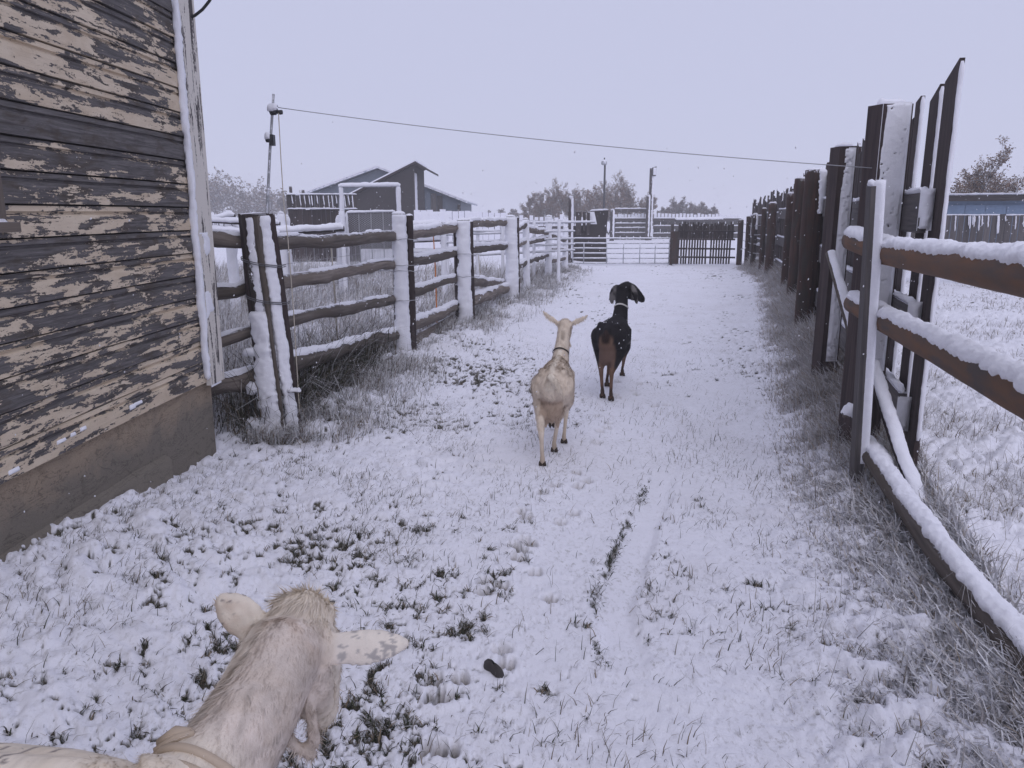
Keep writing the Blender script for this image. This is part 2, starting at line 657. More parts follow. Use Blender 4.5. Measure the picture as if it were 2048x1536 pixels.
    woodc = mixc(nt, ramp(nt, stain, [(0.5, 0), (0.66, .8)]), woodc, (0.07, 0.055, 0.042))
    paintc = mixc(nt, ramp(nt, stain, [(0.35, 0), (0.65, 1)]), (0.56, 0.455, 0.335), (0.65, 0.55, 0.425))
    paintc = mixc(nt, ramp(nt, fine, [(0.60, 0), (0.74, .7)]), paintc, (0.30, 0.235, 0.18))
    ls.new(mixc(nt, paint, woodc, paintc), b.inputs['Base Color'])
    b.inputs['Roughness'].default_value = 0.8
    bump(nt, math_(nt, 'ADD', math_(nt, 'MULTIPLY', paint, 1.0), math_(nt, 'MULTIPLY', grain, .5)), 0.7, 0.006, b)
    M['peeling'] = m

    # pale paint flaking off the corner board
    m, nt, ns, ls, b = mat_new('flaking_white')
    g = attr(nt, 'gr')
    n1 = noise(nt, g, 1.0, 5, 0.65, 0.5, (2.2, 22, 22))
    n2 = noise(nt, g, 1.0, 4, 0.65, 0.4, (60, 60, 60))
    f = ramp(nt, math_(nt, 'ADD', math_(nt, 'MULTIPLY', n1, .8), math_(nt, 'MULTIPLY', n2, .2)), [(0.44, 0), (0.47, 1)])
    ls.new(mixc(nt, f, (0.09, 0.08, 0.082), (0.66, 0.62, 0.57)), b.inputs['Base Color'])
    b.inputs['Roughness'].default_value = 0.8
    bump(nt, f, 0.5, 0.004, b)
    M['flaking'] = m

    # concrete footing
    m, nt, ns, ls, b = mat_new('old_concrete')
    geo = ns.new('ShaderNodeNewGeometry')
    pos = geo.outputs['Position']
    n1 = noise(nt, pos, 3.0, 5, 0.65, 0.6)
    n2 = noise(nt, pos, 90, 3, 0.7)
    n3 = noise(nt, pos, 14, 4, 0.7, 0.8)
    sep = ns.new('ShaderNodeSeparateXYZ')
    ls.new(pos, sep.inputs[0])
    hz = math_(nt, 'ADD', math_(nt, 'MULTIPLY', math_(nt, 'SUBTRACT', sep.outputs['Z'], 0.30), 4.2),
               math_(nt, 'MULTIPLY', math_(nt, 'SUBTRACT', n1, .5), 1.6))
    col = mixc(nt, ramp(nt, hz, [(0.1, 0), (0.75, 1)]), (0.25, 0.222, 0.185), (0.43, 0.34, 0.25))
    col = mixc(nt, ramp(nt, n3, [(0.58, 0), (0.75, .75)]), col, (0.10, 0.08, 0.062))
    col = mixc(nt, ramp(nt, n2, [(0.55, 0), (0.8, .6)]), col, (0.30, 0.27, 0.23))
    n5 = noise(nt, pos, 240, 2, 0.8)
    n6 = noise(nt, pos, 1.0, 5, 0.75, 1.2, (30, 2.2, 9))
    col = mixc(nt, ramp(nt, n5, [(0.35, .35), (0.5, 0)]), col, (0.075, 0.065, 0.055))
    col = mixc(nt, ramp(nt, n6, [(0.485, 0), (0.5, .6), (0.515, 0)]), col, (0.06, 0.05, 0.042))
    ls.new(col, b.inputs['Base Color'])
    b.inputs['Roughness'].default_value = 0.9
    bump(nt, math_(nt, 'ADD', math_(nt, 'ADD', n2, n5), math_(nt, 'MULTIPLY', n3, 1.5)), 0.8, 0.010, b)
    M['concrete'] = m

    def plain(name, c, rough=0.7, metal=0.0, snow=None, var=0.25):
        m, nt, ns, ls, b = mat_new(name)
        geo = ns.new('ShaderNodeNewGeometry')
        n = noise(nt, geo.outputs['Position'], 9, 4, 0.65)
        c1 = tuple(x * (1 - var) for x in c)
        c2 = tuple(min(.95, x * (1 + var)) for x in c)
        col = mixc(nt, n, c1, c2)
        if snow:
            sm = snow_mask(nt, *snow)
            col = mixc(nt, sm, col, SNOW_C)
        ls.new(col, b.inputs['Base Color'])
        b.inputs['Roughness'].default_value = rough
        b.inputs['Metallic'].default_value = metal
        bump(nt, n, 0.2, 0.004, b)
        M[name] = m

    plain('galvanised', (0.33, 0.34, 0.36), 0.5, 0.0, (0.5, 0.9, 0.6))
    plain('dark_metal', (0.05, 0.05, 0.055), 0.5, 0.0, (0.3, 0.8, 0.4))
    plain('black_rubber', (0.02, 0.02, 0.022), 0.6)
    plain('wire', (0.14, 0.14, 0.15), 0.5)
    plain('snowy_wire', (0.36, 0.36, 0.38), 0.7)
    plain('pale_rope', (0.50, 0.45, 0.38), 0.9)
    plain('orange_plastic', (0.65, 0.22, 0.05), 0.6, 0, (0.3, .5, .3))
    plain('glass_dark', (0.012, 0.013, 0.016), 0.15)
    plain('dark_plywood', (0.045, 0.038, 0.038), 0.8, 0, (0.35, 0.7, 0.28), 0.35)
    plain('roof_steel', (0.32, 0.36, 0.42), 0.5, 0, (0.2, 1.0, 0.95))
    plain('wall_steel', (0.15, 0.175, 0.21), 0.5, 0, (0.36, .5, .36))
    plain('blue_wall', (0.20, 0.27, 0.38), 0.6, 0, (0.3, .7, .35))
    plain('stone_dark', (0.05, 0.045, 0.045), 0.6, 0, (0.25, .35, .42))
    plain('leather', (0.46, 0.37, 0.28), 0.6)
    plain('collar_dark', (0.03, 0.022, 0.02), 0.6)
    plain('collar_pale', (0.6, 0.58, 0.55), 0.5)
    plain('hoof', (0.05, 0.035, 0.025), 0.6)
    plain('eye', (0.02, 0.012, 0.005), 0.1)

    # anything that carries its colour per vertex
    def vcol(name, rough, bscale=0, bstr=0.3, trans=False, snow=None):
        m, nt, ns, ls, b = mat_new(name)
        c = attr(nt, 'Col', 'Color')
        if snow:
            c = mixc(nt, snow_mask(nt, *snow), c, SNOW_C)
        ls.new(c, b.inputs['Base Color'])
        b.inputs['Roughness'].default_value = rough
        if bscale:
            geo = ns.new('ShaderNodeNewGeometry')
            n = noise(nt, geo.outputs['Position'], bscale, 4, 0.7)
            bump(nt, n, bstr, 0.006, b)
        M[name] = m

    vcol('grass', 0.8)
    vcol('twigs', 0.9)
    vcol('hide', 0.85, 120, 0.45)
    vcol('fur', 0.75)


make_materials()

# ---------------------------------------------------------------- ground
def exposure(x, y, rough):
    wx = x + .05 * (fbm(x * 6, y * 6, 91, 2) - .5)
    wy = y + .05 * (fbm(x * 6, y * 6, 92, 2) - .5)
    cl = fbm(x * 1.1, y * 1.1, 21, 3)
    leftish = sstep(0.6, -0.3, x - (-0.35 + .14 * y)) * sstep(7, 3, y)
    dens = cl * 0.8 + 0.22 * rough + 0.12 * leftish * sstep(3.2, 2.0, y) + .05 * leftish
    dens = dens - .20 * sstep(.05, .45, x - line_x(RUT, y)) * sstep(9, 5, y) - .05 * sstep(6, 9, y)
    sh = x * 0.6 + y * 0.4
    e1 = fbm(wx * 17, wy * 17, 22, 2)
    e2 = fbm(wx * 42 + sh * 6, wy * 42, 23, 2)
    e3 = fbm(wx * 85 + sh * 20, wy * 85, 24, 2)
    e = 0.34 * e1 + 0.36 * e2 + 0.30 * e3 + 0.46 * (dens - 0.5)
    return sstep(0.605, 0.77, e)


def build_ground():
    dense = np.radians(np.linspace(-47, 47, 800))
    coarse = np.radians(np.concatenate([np.linspace(48.5, 310, 90), [311.5]]))
    ang = np.concatenate([dense, coarse])
    r1 = 1.0 * 1.0054 ** np.arange(0, int(math.log(62) / math.log(1.0054)))
    r2 = r1[-1] * 1.06 ** np.arange(1, 46)
    rad = np.concatenate([[0.15, 0.4, 0.7], r1, r2])
    A, R = np.meshgrid(ang, rad)
    x = R * np.sin(A)
    y = R * np.cos(A)
    z = ground_z(x, y)
    rough, m1, m2 = path_rough(x, y)
    far = 1 - sstep(14, 40, R)
    dl = x - fence_left_x(y)
    dr = fence_right_x(y) - x
    verge = np.clip(sstep(0.9, 0.3, np.abs(dl)) + sstep(1.0, .3, dr), 0, 1)
    # snow humps over tussocks
    wx = x + .05 * (fbm(x * 6, y * 6, 91, 2) - .5)
    wy = y + .05 * (fbm(x * 6, y * 6, 92, 2) - .5)
    b1 = np.abs(fbm(wx * 7.5, wy * 7.5, 11, 2) * 2 - 1)
    b2 = np.abs(fbm(wx * 19, wy * 19, 12, 2) * 2 - 1)
    b3 = fbm(wx * 46, wy * 46, 13, 2)
    amp = rough * (0.55 + .9 * fbm(x * .9, y * .9, 14, 2)) * (1 + .5 * verge)
    amp = amp * (1 - .45 * sstep(.1, .5, x - line_x(RUT, y)) * sstep(.2, .7, dr))
    z = z + amp * far * (0.045 * b1 + 0.018 * b2 + 0.012 * (b3 - .5))
    z = z + 0.004 * far * (fbm(x * 3, y * 12, 15, 3) - .5) + .010 * far * (fbm(x * 9, y * 9, 16, 3) - .5) * .5
    z = z - 0.020 * m1 - 0.014 * m2
    # thin places where the turf shows
    ex = exposure(x, y, rough)
    rutedge = np.exp(-((x - line_x(RUT, y) + 0.09) / 0.024) ** 2) * sstep(2.5, 2.75, y) * sstep(5.2, 3.4, y)
    ex = np.maximum(ex, rutedge * sstep(0.42, 0.55, fbm(x * 22, y * 14, 27, 2)))
    # the lee of the fences and walls stays thinly covered
    lee = sstep(0.22, 0.02, np.abs(dr)) * sstep(1, 4, y) * .8
    leel = sstep(0.30, 0.05, np.abs(dl + .05)) * sstep(5.0, 5.6, y) * .9
    ex = np.maximum(ex, np.clip(lee + leel, 0, 1) * sstep(.42, .62, fbm(wx * 17, wy * 17, 22, 2)) * far)
    ex = ex * (1 - .97 * m1) * (1 - .8 * m2)
    ex = ex * (0.35 + .65 * far)
    z = z - 0.022 * ex * far
    dirt = 0.10 * sstep(.55, .8, fbm(x * 2, y * 2, 31, 3)) * (1 - m1)
    # hoof prints
    xf, yf, zf, df, ef = x.ravel(), y.ravel(), z.ravel(), dirt.ravel().copy(), ex.ravel()
    sel = np.where((yf > 1.2) & (yf < 21) & (xf > -1.5) & (xf < 4.5))[0]
    sx, sy = xf[sel], yf[sel]
    r = np.random.default_rng(3)
    for hx, hy in HOOF_W:
        a = r.normal(0.25, 0.35)
        ca, sa = math.cos(a), math.sin(a)
        near = np.where((np.abs(sx - hx) < .12) & (np.abs(sy - hy) < .12))[0]
        if not len(near):
            continue
        k = sel[near]
        ux = (xf[k] - hx) * ca - (yf[k] - hy) * sa
        uy = (xf[k] - hx) * sa + (yf[k] - hy) * ca
        pit = np.zeros(len(k))
        for sgn in (-1, 1):
            q = ((ux - sgn * .017) / .0145) ** 2 + (uy / .034) ** 2
            pit = np.maximum(pit, np.exp(-q ** 3 * .7))
        rim = np.exp(-(np.hypot(ux / 1.1, uy) - .055) ** 2 / .0003)
        zf[k] += -0.040 * pit + .007 * rim
        df[k] = np.maximum(df[k], pit * r.uniform(.55, 1.0))
        ef[k] = np.maximum(ef[k], pit * r.uniform(.25, .7))
    z = zf.reshape(z.shape)
    nr, na = z.shape
    verts = np.stack([x, y, z], -1).reshape(-1, 3)
    idx = np.arange(nr * na).reshape(nr, na)
    nxt = np.roll(idx, -1, axis=1)
    q = np.stack([idx[:-1], nxt[:-1], nxt[1:], idx[1:]], -1).reshape(-1, 4)
    verts = np.concatenate([verts, [[0, 0, 0]]])
    # centre cap
    cen = len(verts) - 1
    cap = np.stack([idx[0], nxt[0], np.full(na, cen), np.full(na, cen)], -1)
    me_f = q
    o = np_mesh('ground', verts, me_f, M['ground'], smooth=True,
                flo={'exposed': np.append(ef, 0), 'dirt': np.append(df, 0)})
    tag(o, 'snow covered farm lane and pasture with turf showing through', None, None, 'structure')
    return o


build_ground()


# ---------------------------------------------------------------- the old house
WDIR = V((0.04, 1.0, 0)).normalized()          # along the wall, away from the camera
WOUT = V((1.0, -0.04, 0)).normalized()         # out of the wall
WC = V((-2.005, 5.08, 0))                      # its far corner


def wp(back, z, out=0.0):
    p = WC - WDIR * back + WOUT * out
    return V((p.x, p.y, z))


def build_house():
    root = thing('weathered_house', 'old house wall of grey boards with flaking cream paint above a concrete footing', 'house', wp(2.5, 0.0))
    LEN, Z0, PITCHB, TOP = 6.0, 0.535, 0.139, 4.0
    # footing with a proud lower course
    f = MB()
    f.obox(wp(LEN / 2 + .03, 0.15, -0.32), WDIR * (LEN - .06), V((0, 0, 0.76)), WOUT * 0.62)
    o = f.build('foundation', M['concrete'], root)
    # lower course with an uneven top edge
    n = 60
    vs, q = [], []
    for i in range(n + 1):
        b = 0.75 + (LEN - .85) * i / n
        zt = 0.225 + .02 * (float(vn(np.array(b * 3.0), np.array(1.5), 4)) - .5) - .012 * sstep(1.2, .8, b)
        od = 0.012 + .012 * float(vn(np.array(b * 7.0), np.array(3.5), 8))
        for (oo, zz) in ((-.01, zt + .012), (-.005 + od, zt), (0.012 + od, zt - .02), (0.014 + od, -.25)):
            vs.append(wp(b, float(zz), oo))
    for i in range(n):
        for k in range(3):
            a = i * 4 + k
            q.append((a, a + 1, a + 5, a + 4))
    np_mesh('footing_ledge', [tuple(v) for v in vs], q, M['concrete'], root)
    # the body of the house behind the boards
    f = MB()
    f.obox(wp(LEN / 2, (Z0 + TOP) / 2, -1.53), WDIR * (LEN - .08), V((0, 0, TOP - Z0 - .02)), WOUT * 3.0)
    f.build('wall_core', M['post_wood'], root)
    # siding: drop-lap boards, each its own piece sharing one mesh
    prof = [(-.008, 0.002), (0.022, 0.002), (0.023, 0.072), (0.0215, 0.090), (0.006, 0.097), (0.006, 0.104), (0.018, 0.110), (0.013, PITCHB - .006), (-.008, PITCHB - .006)]
    nb = int((TOP - Z0) / PITCHB)
    L = LEN - .02
    base = wp(0.0, 0.0)
    nseg = 24
    vs, fs = [], []
    for i in range(nseg + 1):
        t = 0.015 + L * i / nseg
        for (oo, zz) in prof:
            w = .0025 * math.sin(t * 3.1) + .002 * math.sin(t * 7.7 + zz * 30)
            p = -WDIR * t + WOUT * (oo + w)
            vs.append((p.x, p.y, zz + .002 * math.sin(t * 2.3)))
    k = len(prof)
    for i in range(nseg):
        for j in range(k):
            a, b2 = i * k + j, i * k + (j + 1) % k
            fs.append((a, b2, b2 + k, a + k))
    fs.append(tuple(range(k))[::-1])
    fs.append(tuple(nseg * k + j for j in range(k)))
    me = bpy.data.meshes.new('siding_board')
    me.from_pydata(vs, [], fs)
    me.materials.append(M['peeling'])
    rl = root_loc(root)
    bare = [.40, .42, .47, .47, .48, .44, .46, .43, .48, .52, .95, .44, .42, .40, .44, .47, .5, .45, .43, .47, .5, .44, .45, .5, .5, .5]
    r = random.Random(4)
    for i in range(nb):
        z = Z0 + i * PITCHB
        o = bpy.data.objects.new('siding_board', me)
        COL.objects.link(o)
        o.parent = root
        o.location = (base - rl) + V((0, 0, z)) + WOUT * r.uniform(-.002, .004)
        o['bare'] = float(bare[i] if i < len(bare) else .46) + 0.055
        if i == 10:
            o['label'] = 'bare grey board with almost no paint left'
    # rows of rusty nail heads
    nv, nf = [], []
    for i in range(nb):
        for k in range(11):
            p0 = wp(.06 + .41 * k + r.uniform(-.012, .012), Z0 + i * PITCHB + .028 + r.uniform(-.006, .006), .0258)
            a0 = len(nv)
            for kk in range(6):
                an = kk * math.pi / 3
                q_ = p0 + WDIR * math.cos(an) * .0042 + V((0, 0, math.sin(an) * .0042))
                nv.append(tuple(q_))
            nf += [(a0, a0 + 1, a0 + 2, a0 + 3), (a0, a0 + 3, a0 + 4, a0 + 5)]
    tag(np_mesh('nail_heads', nv, nf, M['stone_dark'], root), kind='stuff')
    # flaky water-table scraps of snow and lifted paint at the bottom edge
    for bk, zz in ((1.63, .60), (1.55, .605), (1.72, .595), (2.05, .565), (1.10, .60), (1.04, .605), (2.5, .56)):
        c = wp(bk, zz, .022)
        plaster(c, WDIR * r.uniform(.04, .09), V((0, 0, r.uniform(.02, .035))), WOUT, .012, root, 'snow_fleck', .006, rag=.008)
    # corner board, its edge turned to the wind packed with snow
    cb = MB()
    cb.obox(wp(0.095, (Z0 + TOP) / 2 - .01, 0.037), V((0, 0, TOP - Z0 + .02)), WDIR * 0.19, WOUT * 0.03)
    cb.obox(wp(-0.012, (Z0 + TOP) / 2 - .01, -0.03), V((0, 0, TOP - Z0 + .02)), WOUT * 0.165, WDIR * 0.026)
    cbo = cb.build('corner_board', M['flaking'], root)
    path = [wp(0.197, Z0 + .02, .036), wp(0.2, 1.0, .038), wp(0.2, 2.0, .038), wp(0.2, 3.9, .038)]
    snow_strip(path, 0.006, -WDIR + WOUT * .35, 1.5, .026, cbo, 'snow_cover', .02, 8, 5, .3)
    plaster(wp(.10, 1.0, .0525), V((0, 0, 1.0)), WDIR * .16, WOUT, .006, cbo, 'snow_cover', .012, 9, .02, .60)
    # small window at the near end
    w = MB()
    zb, zt, b0, b1 = 1.575, 1.82, 1.985, 2.75
    w.obox(wp((b0 + b1) / 2, zt + .035, .03), WDIR * (b1 - b0 + .16), V((0, 0, .07)), WOUT * .035)
    w.obox(wp(b0 - .035, (zb + zt) / 2, .03), V((0, 0, zt - zb)), WDIR * .07, WOUT * .034)
    w.obox(wp(b1 + .035, (zb + zt) / 2, .03), V((0, 0, zt - zb)), WDIR * .07, WOUT * .034)
    win = w.build('window', M['old_wood'], root)
    p = MB()
    p.obox(wp((b0 + b1) / 2, (zb + zt) / 2, .024), WDIR * (b1 - b0), V((0, 0, zt - zb)), WOUT * .01)
    p.build('pane', M['glass_dark'], win)
    s = MB()
    s.obox(wp((b0 + b1) / 2, zb - .022, .045), WDIR * (b1 - b0 + .20), V((0, 0, .04)), WOUT * .07)
    s.build('sill', M['old_wood'], win)
    plaster(wp((b0 + b1) / 2, zb - .002, .05), WDIR * (b1 - b0 + .17), -WOUT * .055, V((0, 0, 1)), .018, win, 'snow_cover', .015, 12)
    # roof above the frame
    rf = MB()
    for sgn, off in ((1, 0.0), (-1, -3.06)):
        a = wp(LEN + .3, TOP - .1, off + sgn * .32)
        bq = wp(-.3, TOP - .1, off + sgn * .32)
        c = wp(-.3, TOP + 1.1, -1.53)
        d = wp(LEN + .3, TOP + 1.1, -1.53)
        rf.prism([a, bq, c, d], V((0, 0, .06)))
    rf.build('roof', M['grey_plank'], root)
    for bk in (0.02, LEN - .04):
        gb = MB()
        gb.prism([wp(bk, TOP - .01, -.02), wp(bk, TOP - .01, -3.04), wp(bk, TOP + 1.05, -1.53)], -WDIR * .03)
        gb.build('gable', M['grey_plank'], root)
    # cable looping away from the corner
    cbl = MB()
    a = P(352, 36, 5.05)
    pts = [a, P(372, 38, 5.05), P(390, 31, 5.06), P(405, 19, 5.08), P(418, 3, 5.1), P(428, -14, 5.1), P(442, -60, 5.2), P(460, -150, 5.3)]
    cbl.tube(pts, 0.009, 8)
    cable = cbl.build('cable', M['black_rubber'])
    tag(cable, 'dark cable curving up into the sky from the house corner', 'cable')


build_house()


# ---------------------------------------------------------------- left rail fence
def gz(x, y):
    return float(ground_z(np.array(float(x)), np.array(float(y))))


def jag_rail(a, b, r0, r1, parent, name='rail', mat='old_wood', seed=0, wob=.02, flat=1.05):
    a, b = V(a), V(b)
    rr = random.Random(seed)
    n = max(3, int((b - a).length / .45))
    pts = [a]
    for i in range(1, n):
        t = i / n
        pts.append(a.lerp(b, t) + V((rr.gauss(0, wob), 0, rr.gauss(0, wob))))
    pts.append(b)
    rad = [r0 + (r1 - r0) * i / n + rr.gauss(0, r0 * .08) for i in range(n + 1)]
    m = MB()
    m.tube(pts, rad, 10, 0.2, 0.09, flat, seed)
    o = m.build(name, M[mat], parent)
    return o, pts, rad


def build_left_fence():
    root = thing('rail_fence', 'split rail fence of snow plastered posts along the left side of the lane', 'fence', (-1.0, 9.5, 0))
    wind = V((0.3, -1, 0))
    posts = {}

    def post(key, px, py_top, Y, r, lean=(0, 0), lab=None, seed=1, half=1.75, th=.03, gap=0.0):
        x = P(px, 430, Y).x
        top = P(px, py_top, Y)
        base = V((x + lean[0], Y + lean[1], gz(x, Y) - .12))
        m = MB()
        m.tube([base, base.lerp(top, .5), top], [r * 1.12, r * 1.02, r * .97], 14, .10, .12, 1.0, seed)
        o = m.build('post', M['post_wood'], root)
        if lab:
            o['label'] = lab
        if th:
            b2 = base.lerp(top, .06)
            snow_strip([b2, base.lerp(top, .5), top - V((0, 0, .01))], [r * 1.12, r * 1.02, r], wind, half, th, o, seed=seed + 3, step=.015, na=15, rag=.34, gap=gap, lump=.62)
        # little cap of snow on the sawn top
        cap_snow(top, r * .95, .03 if key != 'p1' else .012, o, seed)
        posts[key] = (base, top, r, o)
        return o

    def cap_snow(c, r, h, parent, seed):
        n, rings = 14, 4
        vs, q = [], []
        for i in range(rings + 1):
            f = i / rings
            for k in range(n):
                a = 2 * math.pi * k / n
                rr = r * (1.04 - .04 * f) * math.cos(f * math.pi / 2 * .92)
                z = h * math.sin(f * math.pi / 2) * (0.8 + .5 * float(vn(np.array(math.cos(a) * 1.5 + 4), np.array(math.sin(a) * 1.5 + f), seed)))
                vs.append((c.x + rr * math.cos(a), c.y + rr * math.sin(a), c.z - .003 + z))
        for i in range(rings):
            for k in range(n):
                q.append((i * n + k, i * n + (k + 1) % n, (i + 1) * n + (k + 1) % n, (i + 1) * n + k))
        top = [rings * n + k for k in range(n)]
        for k in range(1, n - 2, 2):
            q.append((top[0], top[k], top[k + 1], top[min(k + 2, n - 1)]))
        np_mesh('snow_cap', vs, q, M['snow'], parent, smooth=True)

    # the big near post, split down its length, snow packed on one half
    o1 = post('p1', 510, 428, 5.55, .108, (0.10, -.03), 'thick cracked post, snow packed over its lower half', 11, 1.5, 0)
    b, t, r, _ = posts['p1']
    ax = lambda f, dx=0.0, dy=0.0: b.lerp(t, f) + V((dx, dy, 0))
    # two slabs of bark standing proud
    m = MB()
    m.tube([ax(-.03, .062, -.125), ax(.3, .055, -.122), ax(.6, .048, -.118), ax(.8, .040, -.108), ax(.99, .036, -.10)], [.014, .016, .018, .024, .030], 7, .3, .06, .7, 5)
    m.build('bark_strip', M['old_wood'], o1)
    m = MB()
    m.tube([ax(-.02, .14, -.04), ax(.5, .132, -.03), ax(1.0, .110, -.02)], [.030, .032, .034], 8, .2, .1, 1, 6)
    m.build('bark_strip', M['dark_wood'], o1)
    m = MB()
    m.tube([ax(-.02, -.105, -.045), ax(.5, -.098, -.04), ax(1.0, -.088, -.03)], [.022, .024, .026], 8, .25, .08, 1, 7)
    m.build('bark_strip', M['dark_wood'], o1)
    snow_strip([ax(.06, -.005, 0), ax(.3, -.005), ax(.60, -.005)], [r * 1.1, r * 1.03, r * 1.0], V((-.28, -1, 0)), .72, .030, o1, seed=31, step=.012, na=15, rag=.5)
    snow_strip([ax(.6, 0, 0), ax(.8, 0), ax(.985, 0)], [r * 1.02, r, r * .98], V((-.1, -1, 0)), .30, .009, o1, seed=36, step=.012, na=11, rag=.9, gap=.52)
    snow_strip([ax(.0, .05, 0.0), ax(.4, .045), ax(.7, .04), ax(.99, .03)], [r * 1.0, r * .97, r * .95, r * .92], V((.70, -1, 0)), .40, .024, o1, seed=33, step=.012, na=13, rag=.4)
    for f, dx, s in ((.42, -.13, .05), (.26, -.14, .07), (.10, -.17, .09)):
        c = ax(f, dx, -.06)
        snow_strip([c + V((-.06, .02, -.01)), c + V((.0, 0, .0)), c + V((.08, 0, .0))], .006, V((0, -.5, 1)), 2.4, s * .75, o1, 'snow_lump', .012, 12, int(f * 100), .2)
    # skirt of drifted snow at its foot
    pl = [ax(.085, -.22, -.06), ax(.07, -.08, -.12), ax(.05, .1, -.13)]
    snow_strip([p_ + V((0, 0, -.03)) for p_ in pl], .03, V((0, -.5, 1)), 1.8, .07, o1, 'snow_drift', .015, 11, 8, .3)
    # wire ties
    for f in (.80, .645):
        m = MB()
        c = ax(f)
        for dz in (0, .012):
            pts = []
            for k in range(15):
                a = -math.pi * 1.02 + math.pi * 1.06 * k / 14
                pts.append(V((c.x + .02 + math.cos(a) * (r + .045), c.y + math.sin(a) * (r + .028), c.z + dz + .03 * math.cos(a + .3) * -1)))
            m.tube(pts, .0035, 5)
        m.build('tie_wire', M['wire'], o1)

    post('p2', 797, 427, 8.8, .078, (0.0, 0), None, 12, 1.45, .020)
    post('p3', 925, 440, 11.1, .088, (.02, 0), None, 13, 1.5, .022)
    post('p4', 1021, 433, 14.4, .10, (.03, 0), 'post with a bulging head under a round snow cap', 14, 1.7, .028)
    post('p5', 1051, 438, 16.3, .058, (.03, 0), None, 15, 1.6, .022)
    post('p6', 1097, 432, 19.4, .07, (0, 0), None, 16, 1.6, .024)
    post('p7', 1131, 454, 22.3, .07, (0, 0), None, 17, 1.6, .022)
    # companion stakes wired to the back of each post
    for key, dx, rr, sd in (('p2', .115, .045, 21), ('p3', .115, .035, 22), ('p3', -.11, .03, 23), ('p4', .125, .03, 24)):
        b, t, r, o = posts[key]
        m = MB()
        m.tube([b + V((dx, .03, 0)), t + V((dx, .03, -.02))], [rr, rr * .92], 8, .22, .12, 1.0, sd)
        m.build('stake', M['dark_wood'], root)
        cap_snow(t + V((dx, .03, -.02)), rr * .9, .02, root.children[-1], sd)
    for key in ('p2', 'p3'):
        b, t, r, o = posts[key]
        for f in ((.83, .66, .62, .42) if key == 'p2' else (.7, .5)):
            c = b.lerp(t, f)
            m = MB()
            pts = []
            for k in range(13):
                a = -math.pi + math.pi * k / 12
                pts.append(V((c.x + .045 + math.cos(a) * (r + .09), c.y + math.sin(a) * (r + .03), c.z + random.uniform(-.008, .008))))
            m.tube(pts, .004, 5)
            m.build('tie_wire', M['snowy_wire'], o)

    Y1, Y2, Y3, Y4, Y5, Y6, Y7 = 5.63, 8.86, 11.15, 14.45, 16.3, 19.4, 22.3
    rails = [
        # px a, py a, Ya, px b, py b, Yb, ra, rb, snow on top
        (540, 487, Y1, 790, 473, Y2, .05, .058, .3), (548, 566, Y1, 790, 530, Y2, .05, .05, .3),
        (552, 648, Y1, 790, 597, Y2, .05, .05, .35), (575, 728, Y1, 795, 668, Y2, .062, .06, .6),
        (395, 474, 5.45, 500, 484, Y1, .05, .05, .3), (395, 590, 5.45, 505, 571, Y1, .045, .045, .25),
        (400, 690, 5.45, 510, 660, Y1, .042, .042, .3), (410, 783, 5.45, 515, 752, Y1, .066, .062, .3),
        (415, 893, 5.45, 535, 862, Y1, .045, .045, .4),
        (812, 472, Y2, 912, 455, Y3, .06, .06, .9), (812, 525, Y2, 912, 505, Y3, .055, .055, .8),
        (815, 586, Y2, 912, 557, Y3, .055, .05, .7), (818, 655, Y2, 912, 613, Y3, .065, .06, .9),
        (936, 447, Y3, 1012, 445, Y4, .055, .055, .8), (936, 500, Y3, 1014, 491, Y4, .055, .055, .9),
        (940, 562, Y3, 1006, 568, Y4, .06, .06, .8), (940, 600, Y3, 1016, 576, Y4, .09, .08, .8),
        (1030, 462, Y4, 1050, 450, Y5, .05, .05, .9), (1030, 492, Y4, 1050, 483, Y5, .05, .05, .9), (1030, 535, Y4, 1050, 525, Y5, .06, .06, .9),
        (1056, 459, Y5, 1094, 466, Y6, .055, .06, .9), (1056, 486, Y5, 1094, 476, Y6, .05, .05, .9), (1056, 523, Y5, 1096, 510, Y6, .055, .05, .9),
        (1101, 472, Y6, 1130, 480, Y7, .06, .06, .9), (1101, 500, Y6, 1130, 500, Y7, .05, .05, .9), (1101, 522, Y6, 1130, 516, Y7, .05, .05, .9),
    ]
    for i, (xa, ya, Ya, xb, yb, Yb, ra, rb, sn) in enumerate(rails):
        a, b = P(xa, ya, Ya), P(xb, yb, Yb)
        o, pts, rad = jag_rail(a, b, ra, rb, root, seed=100 + i, wob=.010)
        snow_strip(pts, [q * 1.12 for q in rad], V((0, -.1, 1)), .75 if sn > .5 else .5, .006 + .032 * sn, o, seed=200 + i, step=.02, na=9, rag=.6, gap=.56 if sn < .5 else .36)
    # sheep netting behind the rails of the first bay
    m = MB()
    a0, a1 = P(548, 470, Y1 + .06), P(792, 470, Y2 + .06)
    for k in range(11):
        z = .25 + .11 * k
        m.tube([V((a0.x, a0.y, z)), V(((a0.x + a1.x) / 2, (a0.y + a1.y) / 2, z - .01)), V((a1.x, a1.y, z))], .0018, 4)
    for k in range(24):
        q = a0.lerp(a1, (k + .5) / 24)
        m.tube([V((q.x, q.y, .2)), V((q.x + random.uniform(-.01, .01), q.y, 1.36))], .0016, 4)
    tag(m.build('wire_netting', M['snowy_wire'], root), kind='stuff')
    # boards lying against the ground line
    for (xa, ya, Ya, xb, yb, Yb) in ((820, 690, Y2, 905, 640, Y3),):
        m = MB()
        a, b = P(xa, ya, Ya), P(xb, yb, Yb)
        m.obox((a + b) / 2, b - a, V((0, 0, .17)), V((.03, 0, 0)))
        m.build('ground_board', M['old_wood'], root)


build_left_fence()


